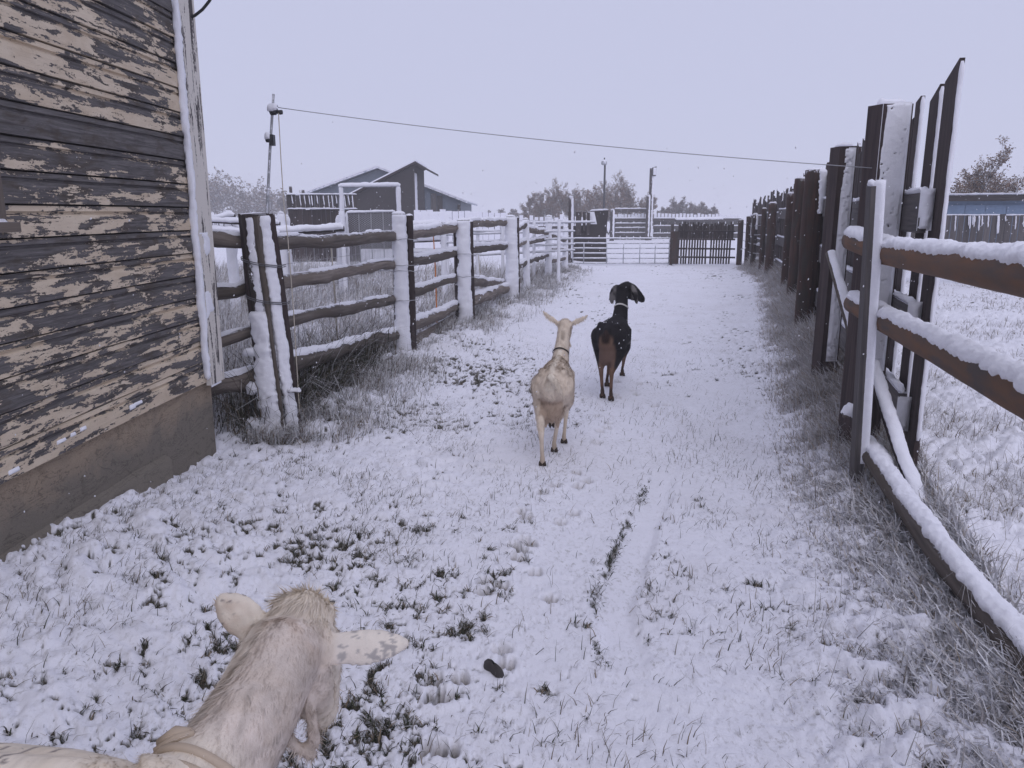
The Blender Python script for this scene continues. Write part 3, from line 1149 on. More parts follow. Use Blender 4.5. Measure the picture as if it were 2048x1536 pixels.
def lone_log(name, px0, py0, px1, py1, r, label, seed):
    a, b = G(px0, py0), G(px1, py1)
    a = V((a[0], a[1], gz(*a) + r * .9))
    b = V((b[0], b[1], gz(*b) + r * .9))
    root = thing(name, label, 'log', (a + b) / 2)
    m = MB()
    m.tube([a, a.lerp(b, .5), b], [r, r * 1.05, r * .9], 9, .15, .06, 1.0, seed)
    m.build('log_body', M['old_wood'], root)
    snow_strip([a, b], r, V((-.2, .2, 1)), 1.0, .03, root, seed=seed, step=.012)


lone_log('fallen_log', 703, 762, 752, 744, .035, 'short broken piece of rail lying in the snow beside the left fence', 41)
lone_log('log_end', 768, 741, 781, 733, .032, 'dark stub of wood poking from the snow at the foot of the second post', 42)


# ---------------------------------------------------------------- pole with insulators, the wire across the lane, the hanging cord
def build_pole():
    Y = 5.82
    base = P(556, 880, Y)
    base.z = -.1
    root = thing('pulley_pole', 'thin leaning metal rod with two round fittings behind the thick left post', 'pole', (base.x, base.y, 0))
    top = P(547, 188, Y)
    mid = P(534, 425, Y)
    m = MB()
    m.tube([base, mid, P(540, 300, Y), top], [.012, .011, .0105, .0095], 8)
    m.build('rod', M['galvanised'], root)

    def fitting(px, py, s):
        c = P(px, py, Y - .01)
        m = MB()
        m.tube([c + V((-.035, 0, -.004)) * s, c + V((-.028, 0, 0)) * s, c + V((0.012, 0, 0)) * s, c + V((.02, 0, 0)) * s], [.022 * s, .032 * s, .032 * s, .02 * s], 12)
        m.tube([c + V((0, -.02, 0)), c + V((0, .02, 0))], .026 * s, 10)
        o = m.build('pulley', M['dark_metal'], root)
        m = MB()
        m.tube([c + V((.02, 0, -.01)) * s, c + V((.045, 0, -.012)) * s, c + V((.06, 0, -.012)) * s], [.012 * s, .018 * s, .015 * s], 9)
        m.build('spool', M['dark_metal'], o)
        snow_strip([c + V((-.04, -.005, .004)) * s, c + V((.03, -.005, .004)) * s], .03 * s, V((-.3, -.6, .6)), 1.1, .014, o, seed=int(py), step=.006)

    fitting(548, 221, 1.0)
    # the lower fitting is a switch box
    c = P(542, 277, Y - .01)
    m = MB()
    m.obox(c + V((.008, 0, -.012)), V((0, 0, .075)), V((.032, 0, 0)), V((0, .05, 0)))
    m.tube([c + V((-.035, 0, 0)), c + V((.012, 0, 0))], [.028, .03], 10)
    o = m.build('clamp', M['dark_metal'], root)
    snow_strip([c + V((-.038, -.005, .004)), c + V((.0, -.005, .004))], .028, V((-.3, -.6, .6)), 1.2, .014, o, seed=5, step=.006)
    # wire over the lane, ends at the big right post
    a, b = P(556, 215, Y), V((2.24, 4.95, P(1740, 336, 4.95).z))
    m = MB()
    pts = []
    for i in range(25):
        t = i / 24
        p = a.lerp(b, t)
        p.z -= .035 * 4 * t * (1 - t)
        pts.append(p)
    m.tube(pts, .0029, 6)
    w = m.build('overhead_wire', M['snowy_wire'])
    tag(w, 'thin sagging wire stretched high across the lane from rod to right post', 'wire')
    # cord hanging from the pulley down past the rails
    m = MB()
    pts = [P(557, 225, Y - .02), P(562, 320, Y - .1), P(567, 400, Y - .2), P(576, 480, Y - .26), P(587, 620, Y - .32), P(597, 790, Y - .40)]
    e = G(602, 868)
    pts.append(V((e[0], e[1], gz(*e) + .0)))
    m.tube(pts, .0035, 5)
    root2 = thing('hanging_cord', 'thin pale cord hanging down from the rod in front of the rails', 'cord', (pts[-1].x, pts[-1].y, pts[-1].z))
    m.build('cord_line', M['pale_rope'], root2)
    c = P(590, 783, Y - .40)
    m = MB()
    m.tube([c + V((-.05, 0, 0)), c + V((.045, 0, -.004))], .008, 7)
    o = m.build('toggle', M['old_wood'], root2)
    snow_strip([c + V((-.055, 0, 0)), c + V((.045, 0, 0))], .008, V((0, -.3, 1)), 1.6, .02, o, seed=9, step=.006)


build_pole()


# ---------------------------------------------------------------- right: tall board fence
def build_board_fence():
    root = thing('board_fence', 'tall dark board fence on heavy round posts along the right side of the lane', 'fence', (3.8, 10, 0))
    fpts = [V((1.95, 3.7, 0)), V((2.33, 4.9, 0)), V((5.43, 15.2, 0)), V((6.48, 19.5, 0)), V((7.46, 25.0, 0))]

    def fx(Y, off=0.0):
        for i in range(len(fpts) - 1):
            if Y <= fpts[i + 1].y or i == len(fpts) - 2:
                a, b = fpts[i], fpts[i + 1]
                t = (Y - a.y) / (b.y - a.y)
                d = (b - a).normalized()
                n = V((d.y, -d.x, 0))
                return a.lerp(b, t) + n * off, d, n
    rr = random.Random(5)

    # first post: squared timber
    c, d, n = fx(4.9)
    z1 = P(1778, 207, 4.9).z
    m = MB()
    m.obox(V((2.33, 4.98, z1 / 2 - .1)), V((0, 0, z1 + .2)), V((.19, 0.02, 0)), V((-.02, .17, 0)), .004)
    o = m.build('post', M['dark_wood'], root)
    o['label'] = 'square timber post, its face plastered white with snow'
    plaster(V((2.332, 4.893, (z1 + .62) / 2)), V((0, 0, z1 - .6)), V((.184, .016, 0)), V((0.1, -1, 0)), .009, o, res=.007, seed=3, rag=.03, patch=.20, pscale=40)
    snow_strip([V((2.24, 4.97, z1 + .0)), V((2.42, 4.985, z1 + .0))], .004, V((0, 0, 1)), 1.6, .03, o, 'snow_cap', .01, 11, 7, .1)
    # round posts further on: (px, top py, Y, radius, snow)
    specs = [(1688, 294, 6.9, .105, 1), (1632, 340, 10.4, .135, .5), (1602, 357, 13.3, .10, .0), (1583, 387, 15.2, .085, 0.0),
             (1546, 406, 19.0, .10, 0.0), (1529, 417, 20.3, .065, 0.0), (1511, 428, 22.0, .075, .25), (1498, 433, 23.2, .07, 0), (1482, 440, 24.6, .085, 0.0)]
    for i, (px, py, Y, r, sn) in enumerate(specs):
        t = P(px, py, Y)
        if i == 0:
            m = MB()
            m.obox(V((t.x, Y, t.z / 2 - .1)), V((0, 0, t.z + .2)), V((.165, .02, 0)), V((-.02, .17, 0)), .004)
            o = m.build('post', M['dark_wood'], root)
            plaster(V((t.x + .022, Y - .087, (t.z + .3) / 2)), V((.0, 0, t.z - .32)), V((.105, .013, 0)), V((.1, -1, 0)), .010, o, res=.009, seed=8, rag=.03, patch=.26, pscale=40)
            snow_strip([t + V((-.08, 0, 0)), t + V((.08, 0, 0))], .006, V((0, 0, 1)), 1.5, .03, o, 'snow_cap', .015, 9, 30, .2)
            continue
        b = V((t.x + .02, Y, -.15))
        m = MB()
        m.tube([b, b.lerp(t, .5), t], [r * 1.08, r, r * .98], 14, .06, .15, 1.0, 300 + i)
        o = m.build('post', M['brown_post' if i else 'dark_wood'], root)
        snow_strip([t + V((-r * .9, 0, -.01)), t + V((r * .9, 0, -.01))], .006, V((0, 0, 1)), 1.5, .03, o, 'snow_cap', .015, 9, 30 + i, .2)
        if sn == 1:
            snow_strip([b.lerp(t, .2), b.lerp(t, .6), t], [r * 1.05, r, r], V((.30, -1, 0)), .85, .022, o, seed=50 + i, step=.018, na=12, rag=.25, gap=.28)
        elif sn:
            snow_strip([b.lerp(t, .76), t], [r, r], V((.55, -1, 0)), .5, .014, o, seed=50 + i, step=.018, na=12, rag=.5, gap=.35)
            for f in (.52, .30):
                q = b.lerp(t, f) + V((r * .95, -.05, 0))
                snow_strip([q + V((-.03, -.02, 0)), q + V((.10, -.0, -.02))], .008, V((0, -.4, 1)), 1.7, .06, o, 'snow_lump', .012, 9, 60 + i, .3)

    # horizontal boards on the lane side of the planks
    def hboard(Y0, Y1, z, h, off, seg=1):
        a, _, _ = fx(Y0, off)
        b, _, _ = fx(Y1, off)
        a.z = b.z = z
        d = (b - a).normalized()
        nn = V((d.y, -d.x, 0))
        m = MB()
        m.obox((a + b) / 2, b - a, V((0, 0, h)), nn * .045)
        o = m.build('cross_board', M['grey_plank'], root)
        snow_strip([a + V((0, 0, h / 2)), b + V((0, 0, h / 2))], .004, V((0, 0, 1)), 1.55, .028, o, 'snow_cover', .04, 7, rr.randint(0, 999), .25, .25)
        return o, a, d, nn
    bays = [(4.45, 8.6), (8.65, 12.4), (12.45, 15.2), (15.25, 19.4), (19.45, 22), (22.05, 25)]
    tops = [1.63, 1.70, 1.64, 1.62, 1.55, 1.45]
    for i, (y0, y1) in enumerate(bays):
        for z, h in ((tops[i], .22), (tops[i] - .62, .20), (tops[i] - 1.18, .20)):
            o, a, d, nn = hboard(y0, y1 - .02, z + rr.gauss(0, .015), h + .0, .125)
            if i == 0:
                # end grain packed with snow
                c = V((a.x, a.y, z))
                plaster(c - d * .003 + nn * .012, V((0, 0, h * 1.05)), nn * .075, -d, .035, o, res=.01, seed=int(z * 90), rag=.015)
    # upright planks on the far side
    Y = 4.30
    k = 0
    ymax = 25.0
    while Y < ymax:
        w = rr.uniform(.13, .19)
        c, d, n = fx(Y + w / 2, .175)
        if k == 0:
            top, w = 2.37, .30
        elif k == 1:
            top, w = 2.31, .25
        else:
            top = 2.24 + rr.gauss(0, .075) - .006 * max(0, Y - 9) - .02 * max(0, Y - 17)
        if k == 4:
            top = 2.12
        m = MB()
        slant = rr.uniform(-.05, .05) if k else .055
        a, bq = c - d * w / 2, c + d * w / 2
        t = .026
        poly = [V((a.x, a.y, -.05)), V((bq.x, bq.y, -.05)), V((bq.x, bq.y, top - slant)), V((a.x, a.y, top + slant * .3))]
        m.prism(poly, n * t)
        o = m.build('plank', M['dark_wood'], root)
        if k < 3 or (Y < 9 and rr.random() < .5):
            # driven snow down the edge that faces the wind
            e = a + n * (t / 2)
            snow_strip([V((e.x, e.y, .35)), V((e.x, e.y, 1.3)), V((e.x, e.y, top))], .010, -d, 1.1, .009, o, 'snow_cover', .03, 8, 400 + k, .2)
        gapw = rr.uniform(.004, .03)
        if k == 0:
            gapw = .10
        if k == 1:
            gapw = .22
        if Y > 16 and rr.random() < .35:
            gapw += .16
        Y += w + gapw
        k += 1
    # wires with frozen snow on the far bay
    m = MB()
    for z in (1.35, 1.1, .85, .6):
        a, _, _ = fx(20.5, -.12)
        b, _, _ = fx(24.6, -.12)
        m.tube([V((a.x, a.y, z)), V(((a.x + b.x) / 2, (a.y + b.y) / 2, z - .06)), V((b.x, b.y, z - .02))], .009, 5)
    m.build('wire', M['snowy_wire'], root)


build_board_fence()


# ---------------------------------------------------------------- right: round rails on a stake, two props
def build_pole_rails():
    root = thing('pole_rail_fence', 'near right fence of orange brown round rails heaped with snow on a thin upright board', 'fence', (1.98, 4.3, 0))
    # upright board
    a, t = V((2.035, 4.30, -.1)), P(1747, 372, 4.32)
    m = MB()
    ax = (t - a)
    m.obox((a + t) / 2, ax, V((.048, -.012, 0)), V((.03, .12, 0)), .002)
    o = m.build('upright_board', M['grey_plank'], root)
    s = ax.normalized()
    plaster((a + t) / 2 + V((.006, -.062, .16)), ax * .86, V((.052, -.012, 0)), V((.2, -1, 0)), .024, o, res=.012, seed=5, rag=.010)
    snow_strip([t + V((-.012, -.05, -.01)), t + V((.006, .05, -.01))], .006, V((.2, 0, 1)), 1.7, .035, o, 'snow_cap', .01, 9, 4, .2)

    def rail(pts, r, th, seed, half=1.0, lab=None):
        m = MB()
        m.tube(pts, r, 16, .05, .12, 1.0, seed)
        o = m.build('rail', M['peeled_pole'], root)
        rm = r if hasattr(r, '__len__') else [r, r]
        snow_strip(pts, rm, V((-.10, 0, 1)), half, th, o, seed=seed, step=.01, na=21, rag=.34)
        return o
    # direction of the run towards the camera
    r1 = [P(1703, 480, 4.95), P(1775, 507, 4.33), P(1900, 528, 3.2), P(2060, 553, 2.35)]
    d = (r1[-1] - r1[-2]).normalized()
    r1.append(r1[-1] + d * 2.0)
    rail(r1, [.062, .064, .066, .068, .068], .028, 71, .86)
    r2 = [P(1706, 607, 4.95), P(1765, 640, 4.35), P(1890, 706, 3.25), P(2060, 798, 2.35)]
    d = (r2[-1] - r2[-2]).normalized()
    r2.append(r2[-1] + d * 2.0)
    rail(r2, [.06, .062, .064, .066, .066], .028, 72, .86)
    r3 = [P(1727, 890, 4.38), P(1800, 1000, 3.75), P(1890, 1122, 3.05), P(2050, 1318, 2.38), P(2200, 1500, 1.9)]
    d = (r3[-1] - r3[-2]).normalized()
    r3.append(r3[-1] + d * 1.0)
    m = MB()
    rad = [.05, .052, .054, .055, .055, .055]
    m.tube(r3, rad, 16, .06, .12, 1.0, 73)
    o = m.build('rail', M['old_wood'], root)
    o['label'] = 'lowest rail, grey and slanting, under a deep ridge of snow'
    snow_strip(r3, rad, V((.32, 0.1, 1)), 1.0, .030, o, seed=74, step=.01, na=21, rag=.26)
    # far posts that the rails run to, beside the camera
    m = MB()
    m.tube([V((1.42, .9, -.1)), V((1.42, .9, 1.55))], .08, 12, .06, .15)
    o = m.build('post', M['brown_post'], root)
    # leaning props
    pr = thing('leaning_prop', 'thin snowy pole leaning against the right fence behind the upright board', 'pole', P(1708, 690, 5.3) * 1.0)
    q = [P(1659, 506, 5.75), P(1680, 580, 5.5), P(1700, 650, 5.3), P(1708, 705, 5.15)]
    m = MB()
    m.tube(q, [.03, .032, .034, .034], 10, .06, .1)
    m.build('pole_shaft', M['old_wood'], pr)
    snow_strip(q, [.03, .032, .034, .034], V((.1, -.7, .7)), 1.1, .018, pr, seed=81, step=.012, na=11, rag=.15)
    pr2 = thing('curved_prop', 'curved snow coated branch leaning from the upright board down to the lowest rail', 'branch', P(1842, 1040, 3.75) * 1.0)
    q = [P(1741, 722, 4.5), P(1764, 800, 4.35), P(1792, 885, 4.15), P(1820, 960, 3.95), P(1845, 1040, 3.75)]
    m = MB()
    m.tube(q, [.026, .034, .034, .034, .03], 10, .08, .1)
    m.build('branch_shaft', M['dark_wood'], pr2)
    snow_strip(q, [.026, .034, .034, .034, .03], V((.1, -.75, .6)), 1.3, .018, pr2, seed=82, step=.012, na=13, rag=.14)
    # stick end with a ball of snow
    c = P(1695, 828, 4.45)
    pr3 = thing('stick', 'stub of a stick with a ball of snow left of the upright board', 'stick', c * 1.0)
    m = MB()
    m.tube([c + V((.14, .1, -.02)), c + V((-.02, 0, -.012))], [.016, .013], 8)
    m.build('stick_shaft', M['old_wood'], pr3)
    snow_strip([c + V((-.035, -.01, 0)), c + V((.07, .03, 0))], .01, V((0, -.3, 1)), 2.2, .042, pr3, seed=83, step=.008, na=12)


build_pole_rails()


# ---------------------------------------------------------------- left: pens and barn
def rail_line(root, a, b, r, th, seed, mat='far_wood', name='rail', half=1.5):
    m = MB()
    m.tube([a, a.lerp(b, .5) + V((0, 0, -.01)), b], r, 9, .08, .3, 1.0, seed)
    o = m.build(name, M[mat], root)
    snow_strip([a, a.lerp(b, .5) + V((0, 0, -.01)), b], r, V((0, -.35, 1)), half, th, o, seed=seed, step=.05, na=8, rag=.2)
    return o


def snow_post(root, px, py, Y, r, seed, th=.025, mat='far_wood', half=1.8, name='post'):
    t = P(px, py, Y)
    b = V((t.x, Y, -.1))
    m = MB()
    m.tube([b, t], [r * 1.05, r], 10, .08, .3, 1.0, seed)
    o = m.build(name, M[mat], root)
    snow_strip([b, t], r, V((.3, -1, 0)), half, th, o, seed=seed, step=.05, na=9, rag=.25)
    snow_strip([t + V((-r, 0, -.01)), t + V((r, 0, -.01))], .01, V((0, 0, 1)), 1.6, .04, o, 'snow_cap', .02, 7, seed + 1, .2)
    return o


def build_pens():
    # pen corner seen past the house
    Y = 12.0
    rt = thing('pen_corner', 'snow topped rails and braced post glimpsed between the house corner and thick post', 'fence', (P(440, 430, Y).x, Y, 0))
    rail_line(rt, P(385, 444, Y), P(470, 431, Y), .035, .04, 501)
    rail_line(rt, P(385, 440, Y - .3), P(560, 447, Y - .3), .03, .035, 502)
    rail_line(rt, P(385, 458, Y - .4), P(560, 468, Y - .4), .035, .04, 503)
    snow_post(rt, 458, 426, Y + .05, .06, 504, .03)
    rail_line(rt, P(462, 441, Y - .1), P(490, 480, Y - .1), .03, .03, 505, name='brace')
    # pen rail left of the arch
    Y = 15.0
    rt = thing('pen_fence', 'single thick snowy rail on short posts left of the tall arch', 'fence', (P(600, 430, Y).x, Y, 0))
    rail_line(rt, P(520, 466, Y), P(688, 457, Y), .055, .06, 511)
    rail_line(rt, P(555, 480, Y + .3), P(640, 478, Y + .3), .04, .05, 512)
    snow_post(rt, 562, 427, Y + .1, .06, 513)
    snow_post(rt, 574, 433, Y + .25, .035, 514)
    snow_post(rt, 683, 421, Y + .1, .04, 515)
    snow_post(rt, 678, 434, Y + .3, .06, 516)
    # the arch
    Y = 15.6
    rt = thing('gate_arch', 'tall white rectangular gate frame of snow covered pipe in the pen', 'gate frame', (P(740, 430, Y).x, Y, 0))
    tl, tr = P(682, 372, Y), P(796, 371, Y)
    for px, t in ((685, tl), (799, tr)):
        b = V((P(px, 430, Y).x, Y, -.1))
        m = MB()
        m.tube([b, t], .032, 10)
        o = m.build('upright', M['galvanised'], rt)
        snow_strip([b, t], .032, V((.2, -1, 0)), 1.8, .022, o, seed=int(px), step=.05, na=9, rag=.15)
    m = MB()
    m.tube([tl + V((-.03, 0, 0)), tr + V((.03, 0, 0))], .032, 10)
    o = m.build('top_bar', M['galvanised'], rt)
    snow_strip([tl + V((-.05, 0, 0)), tr + V((.05, 0, 0))], .032, V((0, -.6, 1)), 1.8, .03, o, seed=5, step=.05, na=9, rag=.1)
    # wire gate inside it
    Yg = Y - .12
    rg = thing('wire_gate', 'chain link gate panel with a snowy top bar inside the tall arch', 'gate', (P(740, 430, Yg).x, Yg, 0))
    g0, g1 = P(693, 425, Yg), P(790, 423, Yg)
    zb = P(693, 540, Yg).z
    fr = [(g0, g1), (V((g0.x, Yg, zb)), V((g1.x, Yg, zb))), (g0, V((g0.x, Yg, zb))), (g1, V((g1.x, Yg, zb)))]
    for i, (a, b) in enumerate(fr):
        m = MB()
        m.tube([a, b], .018, 8)
        o = m.build('frame_bar', M['galvanised'], rg)
        snow_strip([a, b], .018, V((0, -.7, 1)) if i < 2 else V((.1, -1, 0)), 1.6, .02, o, seed=520 + i, step=.05, na=7)
    m = MB()
    w, h = g1.x - g0.x, g0.z - zb
    n = 16
    st = w / n
    rows = int(h / (st * .6))
    for k in range(-rows, n + 1):
        for sgn in (1, -1):
            x0, z0 = g0.x + k * st, zb
            x1, z1 = x0 + rows * st, zb + rows * st * .6
            if sgn < 0:
                x0, x1 = x1, x0
            # clip to the frame
            pa, pb = [x0, z0], [x1, z1]
            dx, dz = x1 - x0, z1 - z0
            t0, t1 = 0.0, 1.0
            for lo, hi, p0, dd in ((g0.x, g1.x, x0, dx), (zb, g0.z, z0, dz)):
                if dd > 0:
                    t0, t1 = max(t0, (lo - p0) / dd), min(t1, (hi - p0) / dd)
                elif dd < 0:
                    t0, t1 = max(t0, (hi - p0) / dd), min(t1, (lo - p0) / dd)
            if t1 - t0 > .02:
                yo = Yg + .004 * sgn
                m.tube([V((x0 + dx * t0, yo, z0 + dz * t0)), V((x0 + dx * t1, yo, z0 + dz * t1))], .004, 4)
    tag(m.build('chain_link', M['snowy_wire'], rg), kind='stuff')
    for k in range(1, 4):
        m = MB()
        x = g0.x + w * k / 4
        m.tube([V((x, Yg - .01, zb)), V((x, Yg - .01, g0.z))], .008, 5)
        m.build('frame_bar', M['snowy_wire'], rg)
    # rails and pipe panels in the middle pens
    Y = 14.6
    rt = thing('log_fence', 'fat snow loaded pole between the second and third left posts', 'fence', (P(870, 430, Y).x, Y, 0))
    rail_line(rt, P(808, 452, Y), P(884, 450, Y), .06, .05, 531)
    rail_line(rt, P(808, 463, Y + .4), P(905, 462, Y + .4), .025, .03, 532)
    rail_line(rt, P(808, 482, Y + .2), P(885, 479, Y + .2), .035, .04, 533)
    rail_line(rt, P(808, 505, Y + .2), P(885, 503, Y + .2), .035, .04, 534)
    snow_post(rt, 886, 447, Y + .15, .04, 535)
    Y = 18.0
    rt = thing('corral_fence', 'pale pipe corral panels with many thin rails behind the third and fourth posts', 'fence', (P(980, 430, Y).x, Y, 0))
    for i, (xa, ya, xb, yb) in enumerate(((880, 448, 1000, 446), (935, 462, 1010, 463), (880, 470, 1150, 462), (880, 486, 1150, 477), (880, 500, 1150, 488), (880, 515, 1150, 500), (990, 446, 1190, 444))):
        a, b = P(xa, ya, Y + .06 * i), P(xb, yb, Y + .5 + .06 * i)
        m = MB()
        m.tube([a, b], .02, 7)
        o = m.build('pipe', M['galvanised'], rt)
        snow_strip([a, b], .02, V((0, -.4, 1)), 1.5, .02, o, seed=540 + i, step=.08, na=6)
    for i, px in enumerate((893, 955, 1005, 1068, 1118)):
        snow_post(rt, px, 442, Y + .3, .03, 550 + i, .015)
    # marker sticks
    for i, (px, p0, p1, Y, lab) in enumerate(((869, 455, 545, 10.2, 'thin bright orange stick standing behind the second rail bay'),
                                              (664, 480, 530, 7.6, 'thin pale stick standing just behind the first rail bay'),
                                              (960, 510, 548, 13.4, 'faint pinkish stick standing behind the third rail bay'))):
        t, b = P(px - 3, p0, Y), P(px + 3, p1, Y)
        b.z = -.05
        m = MB()
        m.tube([b, b.lerp(t, .6) + V((.01, 0, 0)), t], [.009, .009, .006], 6)
        o = m.build('marker_stick', M['orange_plastic' if i == 0 else 'pale_rope'])
        tag(o, lab, 'stick')


build_pens()


def board_wall(root, px0, px1, Y0, Y1, tops, z0, w, mat, gap=.012, th=.025, seed=0, name='plank', jit=.02, snow=True):
    """a row of upright planks between two picture columns, each its own piece"""
    rr = random.Random(seed)
    a, b = P(px0, 430, Y0), P(px1, 430, Y1)
    a.z = b.z = 0
    L = (b - a).length
    d = (b - a).normalized()
    n = V((d.y, -d.x, 0))
    k = max(1, int(round(L / w)))
    for i in range(k):
        t0 = L * i / k
        ww = L / k - gap
        top = tops[0] + (tops[1] - tops[0]) * (i + .5) / k + rr.gauss(0, jit)
        c = a + d * (t0 + ww / 2) + n * rr.uniform(-.006, .006)
        m = MB()
        m.obox(V((c.x, c.y, (z0 + top) / 2)), V((0, 0, top - z0)), d * ww, n * th, .002)
        o = m.build(name, M[mat], root)
    return a, b, d, n


def build_barn():
    # windbreak of dark boards
    Y = 27.0
    rt = thing('windbreak', 'long dark board windbreak with snow streaks left of the barn', 'windbreak', (P(670, 430, Y).x, Y, 0))
    zt, zm = P(640, 389, Y).z, P(640, 418, Y).z
    a, b, d, n = board_wall(rt, 575, 716, Y, Y, (zt, zt), zm + .02, .16, 'far_wood', .02, .03, 1)
    board_wall(rt, 577, 718, Y + .08, Y + .08, (zm, zm), -.1, .16, 'dark_wood', .008, .03, 2, snow=False)
    for z in (zt, zm):
        snow_strip([V((a.x, Y - .03, z)), V((b.x, Y - .03, z))], .01, V((0, -.3, 1)), 1.5, .035, rt, seed=int(z * 10), step=.06, na=6)
    rr = random.Random(8)
    for i in range(17):
        x = a.x + (b.x - a.x) * (i + .6) / 18 + rr.uniform(-.03, .03)
        if rr.random() < .8:
            l = rr.uniform(.3, .48)
            snow_strip([V((x, Y - .035, zt - .02)), V((x + .03, Y - .035, zt - l))], .006, V((.2, -1, 0)), 1.4, .018, rt, 'snow_streak', .05, 6, i)
    for px, py in ((581, 373), (606, 380)):
        t = P(px, py, Y + .3)
        m = MB()
        m.tube([V((t.x, t.y, -.1)), t], .055, 8, .1, .4)
        m.build('post', M['far_wood'], rt)

    # dark plywood shed with a single pitch roof
    rt = thing('plywood_shed', 'tall dark plywood shed with a single pitch roof in front of the barn', 'shed', (P(775, 430, 38).x, 38, 0))
    Y0, Y1 = 38.0, 42.6
    xl, xr = P(713, 430, Y0).x, P(829, 430, Y0).x
    zl, zr = P(713, 389, Y0).z, P(829, 331, Y0).z
    m = MB()
    m.prism([V((xl, Y0, -.1)), V((xr, Y0, -.1)), V((xr, Y0, zr)), V((xl, Y0, zl))], V((0, Y1 - Y0, 0)))
    w = m.build('wall', M['dark_plywood'], rt)
    # sheets with joints on the face
    for i in range(3):
        x0 = xl + (xr - xl) * i / 3
        x1 = xl + (xr - xl) * (i + 1) / 3 - .015
        f0 = zl + (zr - zl) * i / 3
        f1 = zl + (zr - zl) * (i + 1) / 3
        zj = P(780, 391, Y0).z - .1 + .03 * i
        for (b0, t0, t1) in ((-.05, zj - .02, zj - .02), (zj, f0 - .02, f1 - .02)):
            if t0 <= b0 + .05:
                t0 = b0 + .05
            m = MB()
            m.prism([V((x0, Y0 - .025, b0)), V((x1, Y0 - .025, b0)), V((x1, Y0 - .025, t1)), V((x0, Y0 - .025, t0))], V((0, .02, 0)))
            m.build('panel', M['dark_plywood'], rt)
    plaster(V((xr + .012, Y0 + .7, 2.3)), V((0, 0, 2.6)), V((0, 1.1, 0)), V((1, -.1, 0)), .02, rt, 'snow_cover', .08, 4, .1, .42)
    # corner trim and roof
    m = MB()
    m.obox(V((xr + .02, Y0 - .02, zr / 2)), V((0, 0, zr)), V((.06, 0, 0)), V((0, .06, 0)))
    m.build('corner_board', M['far_wood'], rt)
    m = MB()
    sl = (zr - zl) / (xr - xl)
    m.prism([V((xl - .3, Y0 - .25, zl - .3 * sl + .03)), V((xr + .12, Y0 - .25, zr + .12 * sl + .03)), V((xr + .12, Y0 - .25, zr + .12 * sl + .12)), V((xl - .3, Y0 - .25, zl - .3 * sl + .12))], V((0, Y1 - Y0 + .5, 0)))
    m.build('roof', M['dark_wood'], rt)
    m = MB()
    m.prism([V((xl - .32, Y0 - .27, zl - .32 * sl + .125)), V((xr + .14, Y0 - .27, zr + .14 * sl + .125)), V((xr + .14, Y0 - .27, zr + .14 * sl + .19)), V((xl - .32, Y0 - .27, zl - .32 * sl + .18))], V((0, Y1 - Y0 + .54, 0)))
    m.build('snow_cover', M['snow'], rt)
    # little return roof on the right
    m = MB()
    q0 = V((xr + .1, Y0 - .2, zr + .1))
    m.prism([q0, V((xr + .75, Y0 - .2, zr - .28)), V((xr + .75, Y0 - .2, zr - .18)), q0 + V((0, 0, .1))], V((0, Y1 - Y0 + .4, 0)))
    m.build('eave', M['far_wood'], rt)

    # steel clad barn behind
    Y = 46.0
    rt = thing('steel_barn', 'wide grey blue steel barn with a low gable behind the plywood shed', 'barn', (P(775, 430, Y).x, Y, 0))
    pl, pk, pr = P(600, 394, Y), P(757, 337, Y), P(936, 407, Y)
    xw0, xw1 = P(620, 430, Y).x, P(922, 430, Y).x

    def roofz(x):
        if x < pk.x:
            return pl.z + (pk.z - pl.z) * (x - pl.x) / (pk.x - pl.x)
        return pk.z + (pr.z - pk.z) * (x - pk.x) / (pr.x - pk.x)
    m = MB()
    m.prism([V((xw0, Y, -.1)), V((xw1, Y, -.1)), V((xw1, Y, roofz(xw1) - .05)), V((pk.x, Y, pk.z - .05)), V((xw0, Y, roofz(xw0) - .05))], V((0, 12, 0)))
    m.build('wall', M['wall_steel'], rt)
    # corrugated sheets: ribs as proud strips
    x = xw0 + .1
    i = 0
    while x < xw1 - .1:
        wdt = .34
        boards = P(862, 430, Y).x < x < P(884, 430, Y).x
        m = MB()
        zt = min(roofz(x), roofz(x + wdt)) - .12
        m.obox(V((x + wdt / 2, Y - .03, zt / 2)), V((0, 0, zt)), V((wdt * (.86 if boards else .97), 0, 0)), V((0, .03, 0)))
        m.obox(V((x + .03, Y - .055, zt / 2)), V((0, 0, zt)), V((.045, 0, 0)), V((0, .035, 0)))
        m.build('sheet', M['grey_plank' if boards else 'wall_steel'], rt)
        x += wdt + .01
        i += 1
    for side in (0, 1):
        e0, e1 = (pl, pk) if side == 0 else (pk, pr)
        m = MB()
        m.prism([V((e0.x, Y - .5, e0.z)), V((e1.x, Y - .5, e1.z)), V((e1.x, Y - .5, e1.z + .09)), V((e0.x, Y - .5, e0.z + .09))], V((0, 13, 0)))
        o = m.build('roof', M['roof_steel'], rt)
        m = MB()
        m.prism([V((e0.x, Y - .52, e0.z + .094)), V((e1.x, Y - .52, e1.z + .094)), V((e1.x, Y - .52, e1.z + .16)), V((e0.x, Y - .52, e0.z + .16))], V((0, 13.04, 0)))
        m.build('snow_cover', M['snow'], o)
    # drop at the right end of the eave
    m = MB()
    t = P(918, 412, Y - .3)
    m.tube([V((t.x, t.y, -.1)), t + V((0, 0, .1))], .09, 8)
    m.build('eave_post', M['far_wood'], rt)
    # whitened board fence under its right wing
    rt = thing('snowy_board_fence', 'white snow plastered board fence under the right wing of the barn', 'fence', (P(910, 430, 33).x, 33, 0))
    zt = P(860, 418, 33).z
    zt2 = P(990, 426, 35).z
